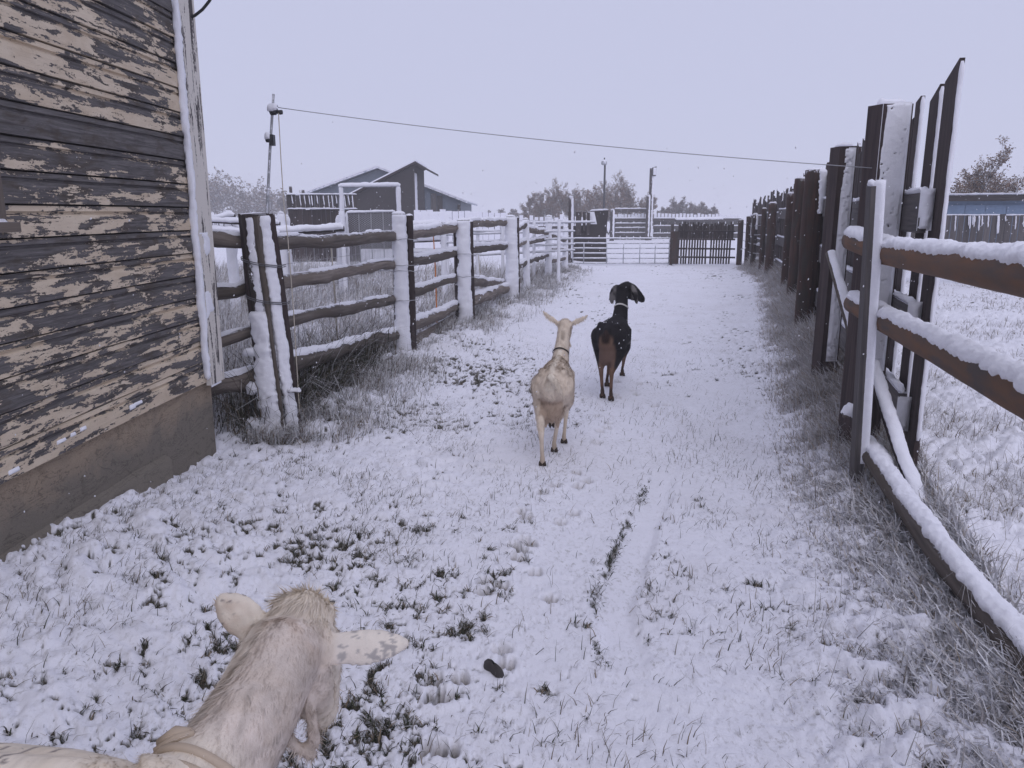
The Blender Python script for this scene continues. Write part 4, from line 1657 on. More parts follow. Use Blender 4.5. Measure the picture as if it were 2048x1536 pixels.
    a, b, d, n = board_wall(rt, 828, 1012, 33, 35.5, (zt, zt2), -.1, .30, 'snowy_plank', .03, .03, 5, jit=.03)
    for i in range(13):
        t = (i + .5) / 13
        c = a.lerp(b, t)
        L = (b - a).length / 13
        if i < 5 or i in (7, 8):
            plaster(V((c.x, c.y - .02, .9)), V((0, 0, 1.7)), d * L * .95, V((0, -1, 0)), .015, rt, 'snow_cover', .06, i, .03, .3)


build_barn()


# ---------------------------------------------------------------- far end of the lane
def build_far():
    Y = 25.5
    # pipe gate
    a, b = P(1146, 478, Y), P(1342, 475, Y)
    rt = thing('pipe_gate', 'wide steel pipe gate of six thin rails closing the end of the lane', 'gate', ((a.x + b.x) / 2, Y, 0))
    zs = [P(1240, py, Y).z for py in (476.5, 486.5, 496.5, 506.5, 516.5, 526)]
    for i, z in enumerate(zs):
        m = MB()
        m.tube([V((a.x, Y, z)), V(((a.x + b.x) / 2, Y, z - .006)), V((b.x, Y, z))], .019, 8)
        o = m.build('rail', M['galvanised'], rt)
        snow_strip([V((a.x, Y, z)), V((b.x, Y, z))], .019, V((0, -.3, 1)), 1.3, .014, o, seed=600 + i, step=.08, na=6)
    for px in (1147, 1169, 1215, 1249, 1282, 1313, 1341):
        x = P(px, 430, Y).x
        m = MB()
        m.tube([V((x, Y - .03, zs[-1] - .02)), V((x, Y - .03, zs[0] if px in (1147, 1341) else zs[1]))], .016, 7)
        m.build('upright', M['galvanised'], rt)
    # posts
    def tall_post(px, py, Y, r, name, lab, cat, mat='far_wood', snow=True, seed=1):
        t = P(px, py, Y)
        root = thing(name, lab, cat, (t.x, Y, 0))
        m = MB()
        m.tube([V((t.x, Y, -.1)), t], [r * 1.1, r], 10, .06, .4)
        m.build('shaft', M[mat], root)
        if snow:
            snow_strip([V((t.x, Y, .2)), t], r, V((.9, -.7, 0)), .8, .02, root, seed=seed, step=.08, na=7)
            snow_strip([t + V((-r, 0, 0)), t + V((r, 0, 0))], .01, V((0, 0, 1)), 1.5, .05, root, 'snow_cap', .02, 7, seed)
        return root, t
    tall_post(1142, 395, Y + .1, .075, 'gate_post', 'tall hinge post with a snowy edge at the left end of the pipe gate', 'post')
    tall_post(1225, 420, 50, .13, 'fence_post', 'dark square post where the far slatted fence meets the leaning panel', 'post', seed=4)
    tall_post(1297, 391, 51, .12, 'fence_post', 'slim dark post just left of the utility pole', 'post', seed=5)
    rt, t = tall_post(1304, 337, 51.5, .14, 'utility_pole', 'dark utility pole with a small box at its top', 'pole', seed=6)
    m = MB()
    m.obox(t + V((.11, -.16, -.22)), V((0, 0, .53)), V((.22, 0, 0)), V((0, .25, 0)))
    m.tube([t + V((.0, -.19, -.0)), t + V((.25, -.22, .09))], .045, 7)
    o = m.build('box', M['dark_metal'], rt)
    plaster(t + V((.125, -.29, -.19)), V((0, 0, .46)), V((.17, 0, 0)), V((0, -1, 0)), .04, o, res=.03, seed=3, patch=.3)
    # yard light
    Yl = 46
    t = P(1210, 324, Yl)
    rt = thing('yard_light', 'slender yard light with a round lamp head above the brown bushes', 'lamp', (t.x, Yl, 0))
    m = MB()
    m.tube([V((t.x, Yl, -.1)), t], [.075, .055], 8)
    m.build('pole_shaft', M['dark_metal'], rt)
    m = MB()
    h = t + V((-0.068, -0.068, 0.000))
    m.tube([t + V((0.000, 0.000, -0.027)), h + V((-0.027, -0.068, 0.041))], .03, 7)
    m.tube([h + V((-0.000, -0.081, -0.176)), h + V((-0.000, -0.081, -0.081)), h + V((0.000, -0.081, 0.027)), h + V((0.000, -0.081, 0.121))], [.135, .175, .15, .055], 12)
    o = m.build('lamp_head', M['galvanised'], rt)
    m = MB()
    m.tube([h + V((0.014, -0.081, 0.121)), h + V((0.014, -0.081, 0.230))], [.035, .04], 8)
    m.build('sensor', M['dark_metal'], rt)
    # leaning dark sheet and scraps beside it
    Yp = 27.2
    rt = thing('plywood_sheet', 'big dark plywood sheet leaning behind the left half of the pipe gate', 'panel', (P(1195, 430, Yp).x, Yp, 0))
    m = MB()
    m.prism([P(1180, 423, Yp), P(1217, 421, Yp), P(1212, 470, Yp), P(1215, 527, Yp), P(1143, 529, Yp), P(1145, 452, Yp), P(1180, 450, Yp)], V((0, .05, 0)))
    m.build('board_face', M['dark_plywood'], rt)
    c = P(1185, 436, Yp)
    plaster(V((c.x, Yp - .01, c.z)), V((.10, 0, -.42)), V((.22, 0, 0)), V((0, -1, 0)), .02, rt, 'snow_cover', .04, 6, .06, .35)
    for i, (xa, xb, y0, y1) in enumerate(((1152, 1162, 424, 470), (1166, 1171, 424, 462), (1174, 1179, 425, 470))):
        m = MB()
        p0, p1 = P(xa, y0, Yp - .08), P(xb, y1, Yp - .08)
        m.obox(V(((p0.x + p1.x) / 2, Yp - .08, (p0.z + p1.z) / 2)), V((0, 0, p0.z - p1.z)), V((p1.x - p0.x, 0, 0)), V((0, .04, 0)))
        m.build('board', M['far_wood'], rt)
    snow_strip([P(1180, 422, Yp), P(1217, 420, Yp)], .02, V((0, 0, 1)), 1.5, .03, rt, seed=3, step=.06, na=6)
    # slatted pens behind
    Yf = 52
    rt = thing('slat_fence', 'board pens with snow lined rails between the leaning panel and the utility pole', 'fence', (P(1262, 430, Yf).x, Yf, 0))
    za = P(1262, 424, Yf).z
    board_wall(rt, 1229, 1296, Yf + .1, Yf + .1, (P(1262, 428, Yf).z, P(1262, 428, Yf).z), P(1262, 441, Yf).z, .22, 'snowy_plank', .05, .03, 11)
    for i, py in enumerate((421, 440, 450, 459, 469)):
        m = MB()
        p0, p1 = P(1229, py, Yf), P(1296, py, Yf)
        m.obox((p0 + p1) / 2, p1 - p0, V((0, 0, .20)), V((0, .05, 0)))
        o = m.build('cross_board', M['far_wood'], rt)
        snow_strip([p0 + V((0, -.02, .10)), p1 + V((0, -.02, .10))], .01, V((0, -.4, 1)), 1.5, .07, o, seed=620 + i, step=.08, na=6)
    board_wall(rt, 1229, 1296, Yf + .3, Yf + .3, (P(1262, 441, Yf).z, P(1262, 441, Yf).z), -.1, .45, 'dark_wood', .05, .03, 12)
    Yf = 56
    rt = thing('pen_wall', 'wide pen wall of pale slats over dark boards right of the utility pole', 'fence', (P(1390, 430, Yf).x, Yf, 0))
    zt = P(1390, 427, Yf).z
    board_wall(rt, 1308, 1482, Yf, Yf, (zt, zt - .05), P(1390, 440, Yf).z, .26, 'snowy_plank', .06, .03, 13, jit=.03)
    board_wall(rt, 1308, 1482, Yf + .1, Yf + .1, (P(1390, 440, Yf).z, P(1390, 440, Yf).z), -.1, .5, 'far_wood', .05, .03, 14)
    for i, py in enumerate((440, 455, 470)):
        m = MB()
        p0, p1 = P(1306, py, Yf - .06), P(1482, py, Yf - .06)
        m.obox((p0 + p1) / 2, p1 - p0, V((0, 0, .22)), V((0, .05, 0)))
        o = m.build('cross_board', M['far_wood'], rt)
        snow_strip([p0 + V((0, -.02, .11)), p1 + V((0, -.02, .11))], .01, V((0, -.4, 1)), 1.5, .07, o, seed=640 + i, step=.1, na=6)
    # long rail with snow in front of it
    for px, py in ((1344, 437), (1445, 440)):
        pass
    rail_line(rt, P(1350, 439, 52), P(1446, 438, 52), .08, .07, 661)
    # low pale fence behind the pens on the left
    Yf = 38
    rt = thing('pale_fence', 'faint whitened slat fence running behind the gate and left pens', 'fence', (P(1070, 430, Yf).x, Yf, 0))
    zt = P(1070, 433, Yf).z
    board_wall(rt, 958, 1170, Yf, Yf, (zt, zt), -.1, .24, 'snowy_plank', .06, .03, 15, jit=.05)
    for py in (444, 455):
        p0, p1 = P(958, py, Yf - .05), P(1170, py, Yf - .05)
        m = MB()
        m.obox((p0 + p1) / 2, p1 - p0, V((0, 0, .12)), V((0, .04, 0)))
        m.build('cross_board', M['far_wood'], rt)
    # picket gate right of the pipe gate
    Yg = 25.4
    rt = thing('picket_gate', 'dark picket gate with white gaps right of the pipe gate', 'gate', (P(1410, 430, Yg).x, Yg, 0))
    zt, zb = P(1410, 446, Yg).z, P(1410, 528, Yg).z
    rr = random.Random(3)
    x = P(1360, 430, Yg).x
    xe = P(1468, 430, Yg).x
    while x < xe:
        w = .052
        top = zt + rr.gauss(0, .025) - (.08 if rr.random() < .1 else 0)
        if not (P(1418, 430, Yg).x < x < P(1425, 430, Yg).x):
            m = MB()
            m.obox(V((x, Yg, (top + zb) / 2)), V((rr.gauss(0, .012), 0, top - zb)), V((w, 0, 0)), V((0, .022, 0)))
            m.build('picket', M['dark_wood'], rt)
        x += .088
    m = MB()
    m.obox(V((P(1351, 430, Yg).x, Yg, (P(1351, 462, Yg).z + zb) / 2)), V((0, 0, P(1351, 462, Yg).z - zb)), V((.24, 0, 0)), V((0, .08, 0)))
    m.build('end_board', M['brown_post'], rt)
    m = MB()
    tz = P(1345, 448, Yg).z
    m.obox(V((P(1347, 430, Yg).x, Yg + .1, tz / 2)), V((0, 0, tz)), V((.09, 0, 0)), V((0, .09, 0)))
    m.build('post', M['far_wood'], rt)
    for i, py in enumerate((462, 478, 497, 514)):
        m = MB()
        p0, p1 = P(1356, py, Yg - .035), P(1470, py + 1, Yg - .035)
        m.obox((p0 + p1) / 2, p1 - p0, V((0, 0, .055)), V((0, .03, 0)))
        o = m.build('cross_bar', M['dark_wood'], rt)
        if i == 0:
            board_wall(rt, 1358, 1470, Yg + .05, Yg + .05, (zt - .05, zt - .05), P(1400, 478, Yg).z, .11, 'dark_wood', .012, .02, 71, 'backing_board')


build_far()


# ---------------------------------------------------------------- right: the field, blue shed and board fence beyond
def build_right():
    Y = 21.0
    rt = thing('blue_shed', 'low blue walled shed with a flat dark eave beyond the right field', 'shed', (P(1990, 430, Y).x, Y, 0))
    a, b = P(1855, 396, Y + 1.5), P(2200, 380, Y - .8)
    m = MB()
    d = (b - a)
    d.z = 0
    dn = d.normalized()
    nn = V((dn.y, -dn.x, 0))
    za = a.z
    m.prism([V((a.x, a.y, -.1)), V((b.x, b.y, -.1)), V((b.x, b.y, za - .05)), V((a.x, a.y, za - .05))], -nn * 4)
    m.build('wall', M['blue_wall'], rt)
    m = MB()
    zc = P(1950, 403, Y).z
    for i in range(8):
        c0 = a.lerp(b, i / 8) + nn * .03
        c1 = a.lerp(b, (i + 1) / 8 - .004) + nn * .03
        mm = MB()
        mm.prism([V((c0.x, c0.y, .2)), V((c1.x, c1.y, .2)), V((c1.x, c1.y, za - .2)), V((c0.x, c0.y, za - .2))], nn * -.02)
        mm.build('sheet', M['blue_wall'], rt)
    m = MB()
    c = a.lerp(b, .5) + nn * .18
    m.obox(V((c.x, c.y, za - .02)), dn * (d.length + .5), V((0, 0, .16)), nn * .05)
    m.build('fascia', M['far_wood'], rt)
    m = MB()
    m.prism([V((a.x, a.y, za + .05)) + nn * .2 - dn * .3, V((b.x, b.y, za + .05)) + nn * .2 + dn * .3, V((b.x, b.y, za + .09)) - nn * 4.2 + dn * .3, V((a.x, a.y, za + .09)) - nn * 4.2 - dn * .3], V((0, 0, .03)))
    m.build('roof', M['roof_steel'], rt)
    snow_strip([V((a.x, a.y, za + .075)) + nn * .2 - dn * .3, V((b.x, b.y, za + .075)) + nn * .2 + dn * .3], .008, V((0, -.3, 1)), 1.5, .03, rt, seed=6, step=.1, na=6)
    m = MB()
    c = a + dn * .3 + nn * .035
    m.obox(V((c.x, c.y, za - .45)), V((0, 0, .8)), dn * .35, nn * .03)
    m.build('door', M['far_wood'], rt)

    Y = 18.0
    rt = thing('field_board_fence', 'tall grey board fence with frozen white streaks at the back of the right field', 'fence', (P(1960, 430, Y).x, Y, 0))
    zt = P(1950, 431, Y).z
    a, b, dd, n = board_wall(rt, 1800, 2230, Y + .6, Y - .9, (zt, zt + .02), P(1950, 491, Y).z - .4, .135, 'grey_plank', .012, .025, 21, jit=.012)
    rr = random.Random(12)
    for i in range(46):
        t = rr.random()
        p = a.lerp(b, t) + n * .02
        l = rr.uniform(.1, .42)
        snow_strip([V((p.x, p.y - .012, zt - .0)), V((p.x + .02, p.y - .012, zt - l))], .006, n + V((.1, 0, 0)), 1.3, .016, rt, 'snow_streak', .03, 6, i)
    snow_strip([V((a.x, a.y, zt)), V((b.x, b.y, zt))], .01, V((0, 0, 1)), 1.4, .02, rt, seed=9, step=.05, na=6, gap=.4)


build_right()


# ---------------------------------------------------------------- trees and bushes
class TB:
    """three sided twigs with a colour per vertex"""

    def __init__(self):
        self.v, self.f, self.c = [], [], []

    def seg(self, a, b, ra, rb, col):
        t = (b - a).normalized()
        u = t.orthogonal().normalized()
        w = t.cross(u)
        n = len(self.v)
        for p, r in ((a, ra), (b, rb)):
            for k in range(3):
                an = 2.094 * k
                q = p + (u * math.cos(an) + w * math.sin(an)) * r
                self.v.append((q.x, q.y, q.z))
                self.c.append(col)
        for k in range(3):
            self.f.append((n + k, n + (k + 1) % 3, n + 3 + (k + 1) % 3, n + 3 + k))

    def leaf(self, p, d, w, col):
        s = d.cross(V((random.uniform(-1, 1), random.uniform(-1, 1), random.uniform(-1, 1)))).normalized() * w
        n = len(self.v)
        for q in (p, p + d * .5 + s, p + d, p + d * .5 - s):
            self.v.append((q.x, q.y, q.z))
            self.c.append(col)
        self.f.append((n, n + 1, n + 2, n + 3))

    def grow(self, p, d, length, r, depth, rr, bark, snow=0.3, spread=.6, up=.15, leaves=None, tips=None):
        nseg = 3
        a = p
        for i in range(nseg):
            d = (d + V((rr.gauss(0, .16), rr.gauss(0, .16), rr.gauss(0, .10) + up * .3))).normalized()
            b = a + d * (length / nseg)
            c = bark
            if snow and rr.random() < snow:
                c = (0.62, 0.62, 0.65)
            self.seg(a, b, r * (1 - i / nseg * .5), r * (1 - (i + 1) / nseg * .5), c)
            if depth > 0:
                for k in range(rr.choice((1, 2, 2)) if i else 1):
                    nd_ = (d + V((rr.gauss(0, spread), rr.gauss(0, spread), rr.gauss(0, spread * .6)))).normalized()
                    self.grow(b, nd_, length * rr.uniform(.45, .7), r * .5, depth - 1, rr, bark, snow, spread, up, leaves, tips)
            elif leaves:
                dens, cols, size = leaves
                for k in range(dens):
                    ld = V((rr.gauss(0, 1), rr.gauss(0, 1), rr.gauss(-.2, .7))).normalized() * size * rr.uniform(.6, 1.3)
                    self.leaf(b + ld * .3, ld, size * .3, rr.choice(cols))
            a = b


LEAF_BROWN = [(.20, .125, .085), (.26, .17, .11), (.16, .105, .08), (.30, .21, .14), (.12, .08, .065), (.14, .09, .07), (.5, .48, .47)]
LEAF_DULL = [(.17, .115, .09), (.13, .095, .08), (.22, .16, .12), (.10, .075, .065), (.48, .47, .48)]
BARK = (.055, .042, .04)


def bush(name, label, cat, x, y, w, h, stems, seed, depth=3, leaves=None, group=None, snow=.25, lean=.0, r0=.045):
    rr = random.Random(seed)
    root = thing(name, label, cat, (x, y, 0), group)
    tr, cr = TB(), TB()
    for i in range(stems):
        t = (i + .5) / stems * 2 - 1
        bx = x + t * w * .40 + rr.gauss(0, w * .04)
        by = y + rr.gauss(0, w * .16)
        hh = h * (1 - .38 * t * t) * rr.uniform(.62, 1.03)
        d = V((t * .35 + lean + rr.gauss(0, .12), rr.gauss(0, .2), 1)).normalized()
        p0 = V((bx, by, -.1))
        p1 = p0 + d * hh * rr.uniform(.10, .26)
        tr.seg(p0, p1, r0 * 1.2, r0, BARK)
        cr.grow(p1, d, hh * .42, r0 * .8, depth, rr, BARK, snow, .42, .42, leaves)
    np_mesh('trunk', tr.v, tr.f, M['twigs'], root, cols=np.array(tr.c))
    np_mesh('crown', cr.v, cr.f, M['twigs'], root, cols=np.array(cr.c))
    return root


def build_trees():
    bush('bush_tree', 'broad brown leafed bush tree left of the yard light behind the gate', 'tree', P(1140, 430, 72).x, 72, 8.6, 4.5, 34, 31, 4, (3, LEAF_BROWN, .085))
    bush('bush_tree', 'taller yellow brown bush tree between the yard light and utility pole', 'tree', P(1240, 430, 70).x, 70, 6.0, 4.8, 26, 32, 4, (3, LEAF_BROWN, .085))
    bush('bush_tree', 'sparse upright sapling standing at the yard light pole', 'tree', P(1206, 430, 66).x, 66, 1.8, 4.8, 4, 36, 3, (2, LEAF_BROWN, .13))
    bush('bush_tree', 'low rounded bush right of the utility pole above the pale pen wall', 'tree', P(1368, 430, 78).x, 78, 7.4, 3.0, 32, 33, 4, (3, LEAF_DULL, .09))
    bush('bush_tree', 'faint low scrub far off left of the brown bushes', 'tree', P(1035, 430, 105).x, 105, 8.5, 2.6, 14, 34, 3, (3, LEAF_DULL, .2))
    bush('poplar_tree', 'wispy tree with tilted snowy twigs above the blue shed, nearer the board fence', 'tree', P(1925, 430, 29).x, 29, 2.3, 4.3, 7, 41, 4, (2, LEAF_BROWN, .075), None, .25, .15)
    bush('poplar_tree', 'brown bushy tree above the blue shed at the right edge', 'tree', P(2005, 430, 28).x, 28, 2.6, 3.6, 8, 42, 4, (2, LEAF_BROWN, .075), None, .25, .15)
    bush('poplar_tree', 'outermost tree behind the blue shed, its crown cut by the picture edge', 'tree', P(2095, 430, 28).x, 28, 2.6, 3.9, 8, 43, 4, (2, LEAF_BROWN, .075), None, .25, .15)
    # far wood on the left reads as one mass
    rr = random.Random(77)
    cr = TB()
    for i in range(95):
        px = 240 + (600 - 240) * rr.random()
        Y = rr.uniform(105, 135)
        x = P(px, 430, Y).x
        h = 5.0 * rr.uniform(.75, 1.1) * (1.25 if px < 470 else .95)
        if rr.random() < .1:
            h *= 1.35
        d = V((rr.gauss(0, .1), rr.gauss(0, .1), 1)).normalized()
        p0 = V((x, Y, -.1))
        cr.seg(p0, p0 + d * h * .3, .08, .06, BARK)
        cr.grow(p0 + d * h * .15, d, h * .55, .06, 2, rr, BARK, .2, .7, .2, (4, LEAF_DULL, .42))
    tag(np_mesh('distant_woods', cr.v, cr.f, M['twigs'], cols=np.array(cr.c)), 'dim grey brown line of woods behind the left pens', None, None, 'stuff')


build_trees()


# ---------------------------------------------------------------- goats
class Loft:
    def __init__(self):
        self.v, self.f = [], []

    def tube(self, secs, n=18):
        """secs: (centre, half-extent across, half-extent in the other direction); closed and rounded at both ends"""
        secs = [(V(c), a, b) for c, a, b in secs]
        c0, c1 = secs[0], secs[-1]
        t0 = (secs[0][0] - secs[1][0]).normalized()
        t1 = (secs[-1][0] - secs[-2][0]).normalized()
        pre = [(c0[0] + t0 * min(c0[1], c0[2]) * .75, c0[1] * .5, c0[2] * .5)]
        post = [(c1[0] + t1 * min(c1[1], c1[2]) * .75, c1[1] * .5, c1[2] * .5)]
        secs = pre + secs + post
        base = len(self.v)
        m = len(secs)
        for i, (c, a, b) in enumerate(secs):
            t = (secs[min(i + 1, m - 1)][0] - secs[max(i - 1, 0)][0]).normalized()
            x = V((1, 0, 0))
            if abs(t.x) > .8:
                x = V((0, 1, 0))
            x = (x - t * x.dot(t)).normalized()
            y = t.cross(x)
            for k in range(n):
                an = 2 * math.pi * k / n
                p = c + x * math.cos(an) * a + y * math.sin(an) * b
                self.v.append(tuple(p))
        for i in range(m - 1):
            for k in range(n):
                self.f.append((base + i * n + k, base + i * n + (k + 1) % n, base + (i + 1) * n + (k + 1) % n, base + (i + 1) * n + k))
        self.f.append(tuple(base + k for k in range(n))[::-1])
        self.f.append(tuple(base + (m - 1) * n + k for k in range(n)))

    def ear(self, pts, widths, thick, nrm):
        """flat leaf shaped ear: centre line, half widths, thickness, direction its back faces"""
        pts = [V(p) for p in pts]
        nrm = V(nrm).normalized()
        base = len(self.v)
        n = 12
        m = len(pts)
        for i, (p, w) in enumerate(zip(pts, widths)):
            t = (pts[min(i + 1, m - 1)] - pts[max(i - 1, 0)]).normalized()
            s = t.cross(nrm).normalized()
            nn = s.cross(t)
            for k in range(n):
                an = 2 * math.pi * k / n
                cup = -0.22 * w * (math.cos(an) ** 2)
                self.v.append(tuple(p + s * math.cos(an) * w + nn * (math.sin(an) * thick + cup)))
        for i in range(m - 1):
            for k in range(n):
                self.f.append((base + i * n + k, base + i * n + (k + 1) % n, base + (i + 1) * n + (k + 1) % n, base + (i + 1) * n + k))
        self.f.append(tuple(base + k for k in range(n))[::-1])
        self.f.append(tuple(base + (m - 1) * n + k for k in range(n)))

    def solid(self, voxel, smooth):
        me = bpy.data.meshes.new('tmp')
        me.from_pydata(self.v, [], self.f)
        ob = bpy.data.objects.new('tmp', me)
        COL.objects.link(ob)
        r = ob.modifiers.new('r', 'REMESH')
        r.mode = 'VOXEL'
        r.voxel_size = voxel
        s = ob.modifiers.new('s', 'SMOOTH')
        s.factor = .5
        s.iterations = smooth
        bpy.context.view_layer.update()
        dg = bpy.context.evaluated_depsgraph_get()
        e = ob.evaluated_get(dg).to_mesh()
        nv = len(e.vertices)
        v = np.empty(nv * 3, dtype=np.float32)
        e.vertices.foreach_get('co', v)
        q = np.array([tuple(p.vertices) for p in e.polygons if len(p.vertices) == 4], dtype=np.int32)
        ob.evaluated_get(dg).to_mesh_clear()
        bpy.data.objects.remove(ob)
        bpy.data.meshes.remove(me)
        return v.reshape(-1, 3), q


def vnormals(v, q):
    a = np.cross(v[q[:, 2]] - v[q[:, 0]], v[q[:, 3]] - v[q[:, 1]])
    n = np.zeros_like(v)
    for k in range(4):
        np.add.at(n, q[:, k], a)
    return n / (np.linalg.norm(n, axis=1)[:, None] + 1e-12)


def make_goat(name, label, origin, yaw, scale, secs_fn, colour_fn, voxel, smooth, fur, flow_fn, hooves, feet):
    """secs_fn fills a Loft in goat space (x right, y forward, z up)"""
    lo = Loft()
    secs_fn(lo)
    v, q = lo.solid(voxel, smooth)
    cols = colour_fn(v)
    nrm = vnormals(v, q)
    root = thing(name, label, 'goat', origin)
    cy, sy = math.cos(yaw), math.sin(yaw)
    R = np.array([[cy, sy, 0], [-sy, cy, 0], [0, 0, 1]], dtype=np.float32)     # yaw turns to the right

    def W(p):
        return (np.asarray(p, dtype=np.float32) * scale) @ R.T + np.array(origin, dtype=np.float32)
    np_mesh('body', W(v), q, M['hide'], root, smooth=True, cols=cols)
    # coat of short hair
    r = np.random.default_rng(int(abs(origin[0]) * 100))
    area = np.linalg.norm(np.cross(v[q[:, 2]] - v[q[:, 0]], v[q[:, 3]] - v[q[:, 1]]), axis=1)
    tris, ccs = [], []

    def strands(n, ln, wd, tilt, lo, hi, keep=None, clump=0.0):
        pick = r.choice(len(q), n, p=area / area.sum())
        uv = r.random((n, 2))
        p = (v[q[pick, 0]] * ((1 - uv[:, :1]) * (1 - uv[:, 1:])) + v[q[pick, 1]] * (uv[:, :1] * (1 - uv[:, 1:]))
             + v[q[pick, 2]] * (uv[:, :1] * uv[:, 1:]) + v[q[pick, 3]] * ((1 - uv[:, :1]) * uv[:, 1:]))
        nn = nrm[q[pick, 0]]
        if keep is not None:
            kk = keep(p)
            p, nn = p[kk], nn[kk]
            n = len(p)
        fl, lmul = flow_fn(p)
        # neighbouring hairs lean together
        sw = vnz(p, 22, 71) - .5
        sw2 = vnz(p, 22, 83) - .5
        fl = fl + np.stack([sw * 1.6, sw2 * .6, sw2 * 1.2], -1) + r.normal(0, .16, fl.shape)
        fl = fl - nn * np.sum(fl * nn, axis=1)[:, None]
        fl /= np.linalg.norm(fl, axis=1)[:, None] + 1e-9
        d = fl + nn * (tilt * (1 + .8 * r.random((n, 1))))
        d /= np.linalg.norm(d, axis=1)[:, None]
        side = np.cross(d, nn)
        side /= np.linalg.norm(side, axis=1)[:, None] + 1e-9
        L = (ln * lmul * r.uniform(.5, 1.2, n))[:, None]
        p0 = p - nn * .002
        tris.append(np.stack([p0 - side * wd, p0 + side * wd, p0 + d * L], 1).reshape(-1, 3))
        tone = lo + (hi - lo) * np.clip(.5 * r.random(n) + .5 * sstep(.3, .7, vnz(p, 55, 91)), 0, 1)
        base = colour_fn(p)
        cc = np.stack([base * (tone * .92)[:, None], base * (tone * .92)[:, None], base * (tone * 1.08)[:, None]], 1).reshape(-1, 3)
        ccs.append(np.clip(cc, 0, .95))
    for f_ in fur:
        strands(*f_)
    tri, cc = np.concatenate(tris), np.concatenate(ccs)
    f = np.arange(len(tri)).reshape(-1, 3)
    tag(np_mesh('coat', W(tri), f, M['fur'], root, cols=cc), kind='stuff')
    # hooves: cloven pairs
    for (fx_, fy_, fz_) in feet:
        m = MB()
        for sg in (-1, 1):
            pts = [(fx_ + sg * .013, fy_ - .012, fz_ + .045), (fx_ + sg * .015, fy_ + .004, fz_ + .018), (fx_ + sg * .014, fy_ + .03, fz_ - .004)]
            m.tube([V(tuple(W([t])[0])) for t in pts], [.013 * scale, .0155 * scale, .009 * scale], 8)
        m.build('hoof', M[hooves], root)
    return root, W


def leg_h(lo, s, foot, hipy=-.27, fat=1.0):
    x, y, z = foot
    sx = .095 * s
    hock = (sx * .88 + (x - sx) * .6, y - .045, .275 + z * .8)
    sti = (sx * 1.08, hipy + .10 + (y - hipy) * .25, .43 + z * .3)
    lo.tube([((sx * .85, hipy - .01, .60), .085 * fat, .11), ((sx * .98, hipy + .05, .52), .07 * fat, .105), (sti, .05 * fat, .075),
             (tuple(np.array(sti) * .45 + np.array(hock) * .55), .033, .045), (hock, .024, .030),
             ((hock[0] * .7 + x * .3, hock[1] + .012, .20 + z), .0175, .021), ((x, y - .02, .10 + z), .0165, .019), ((x, y - .012, .065 + z), .021, .024), ((x, y, .035 + z), .017, .02)], 14)


def leg_f(lo, s, foot, shy=.27, fat=1.0):
    x, y, z = foot
    sx = .085 * s
    knee = (sx * .95 + (x - sx) * .5, shy + (y - shy) * .45 + .025, .25 + z * .7)
    lo.tube([((sx * .8, shy + .02, .57), .06, .085), ((sx, shy, .46), .045 * fat, .065), ((sx, shy - .02 + (y - shy) * .15, .385), .034, .043),
             (tuple(np.array((sx, shy, .385)) * .4 + np.array(knee) * .6), .024, .028), (knee, .022, .025),
             ((x * .6 + knee[0] * .4, y * .6 + knee[1] * .4, .15 + z), .016, .018), ((x, y - .015, .095 + z), .016, .018), ((x, y - .008, .065 + z), .02, .022), ((x, y, .035 + z), .017, .019)], 14)


def torso(lo, w=1.0):
    S = [(-.405, .615, .045, .05), (-.385, .60, .085, .095), (-.33, .585, .118, .135), (-.24, .572, .132, .158), (-.12, .552, .150, .175), (.0, .545, .156, .180),
         (.13, .555, .142, .168), (.24, .57, .115, .150), (.33, .585, .088, .125), (.39, .60, .05, .075)]
    lo.tube([((0, y, z), a * w, b) for y, z, a, b in S], 22)
    # hip bones and spine
    for s in (-1, 1):
        lo.tube([((s * .075, -.30, .685), .032, .026), ((s * .085, -.22, .69), .03, .022)], 10)
    lo.tube([((0, -.39, .655), .03, .03), ((0, -.25, .712), .028, .022), ((0, 0, .712), .03, .022), ((0, .22, .71), .032, .025)], 10)


def udder(lo, y=-.30, z=.43, r=.085):
    lo.tube([((0, y, z + .09), r * .8, r * .7), ((0, y - .01, z + .02), r, r * .9), ((0, y - .01, z - .05), r * .92, r * .8)], 16)
    for s in (-1, 1):
        lo.tube([((s * .042, y - .01, z - .11), .02, .02), ((s * .048, y - .01, z - .155), .012, .012)], 10)


def to_local(pt, origin, yaw, scale):
    dx, dy = pt[0] - origin[0], pt[1] - origin[1]
    cy, sy = math.cos(yaw), math.sin(yaw)
    return ((dx * cy - dy * sy) / scale, (dx * sy + dy * cy) / scale)


def ring_strap(name, centre, axis, rx, rz, width, mat, W, parent, thick=.004, xdir=(1, 0, 0)):
    c, ax = V(centre), V(axis).normalized()
    x = V(xdir)
    x = (x - ax * x.dot(ax)).normalized()
    y = ax.cross(x)
    n = 36
    vs = []
    for k in range(n):
        an = 2 * math.pi * k / n
        for (rr, dd) in ((0, -.5), (thick, -.45), (thick, .45), (0, .5)):
            wob = .003 * math.sin(an * 3)
            p = c + x * math.cos(an) * (rx + rr) + y * math.sin(an) * (rz + rr) + ax * (dd * width + wob)
            vs.append(tuple(p))
    fs = []
    for k in range(n):
        for j in range(3):
            a, b = k * 4 + j, ((k + 1) % n) * 4 + j
            fs.append((a, b, b + 1, a + 1))
    return np_mesh(name, W(vs), fs, M[mat], parent, smooth=True)


def vnz(p, s, sd):
    """3-D-ish noise from two planes"""
    return 0.5 * (fbm(p[:, 0] * s + p[:, 2] * s * .7, p[:, 1] * s, sd, 3) + fbm(p[:, 2] * s, p[:, 1] * s - p[:, 0] * s * .6, sd + 7, 3))


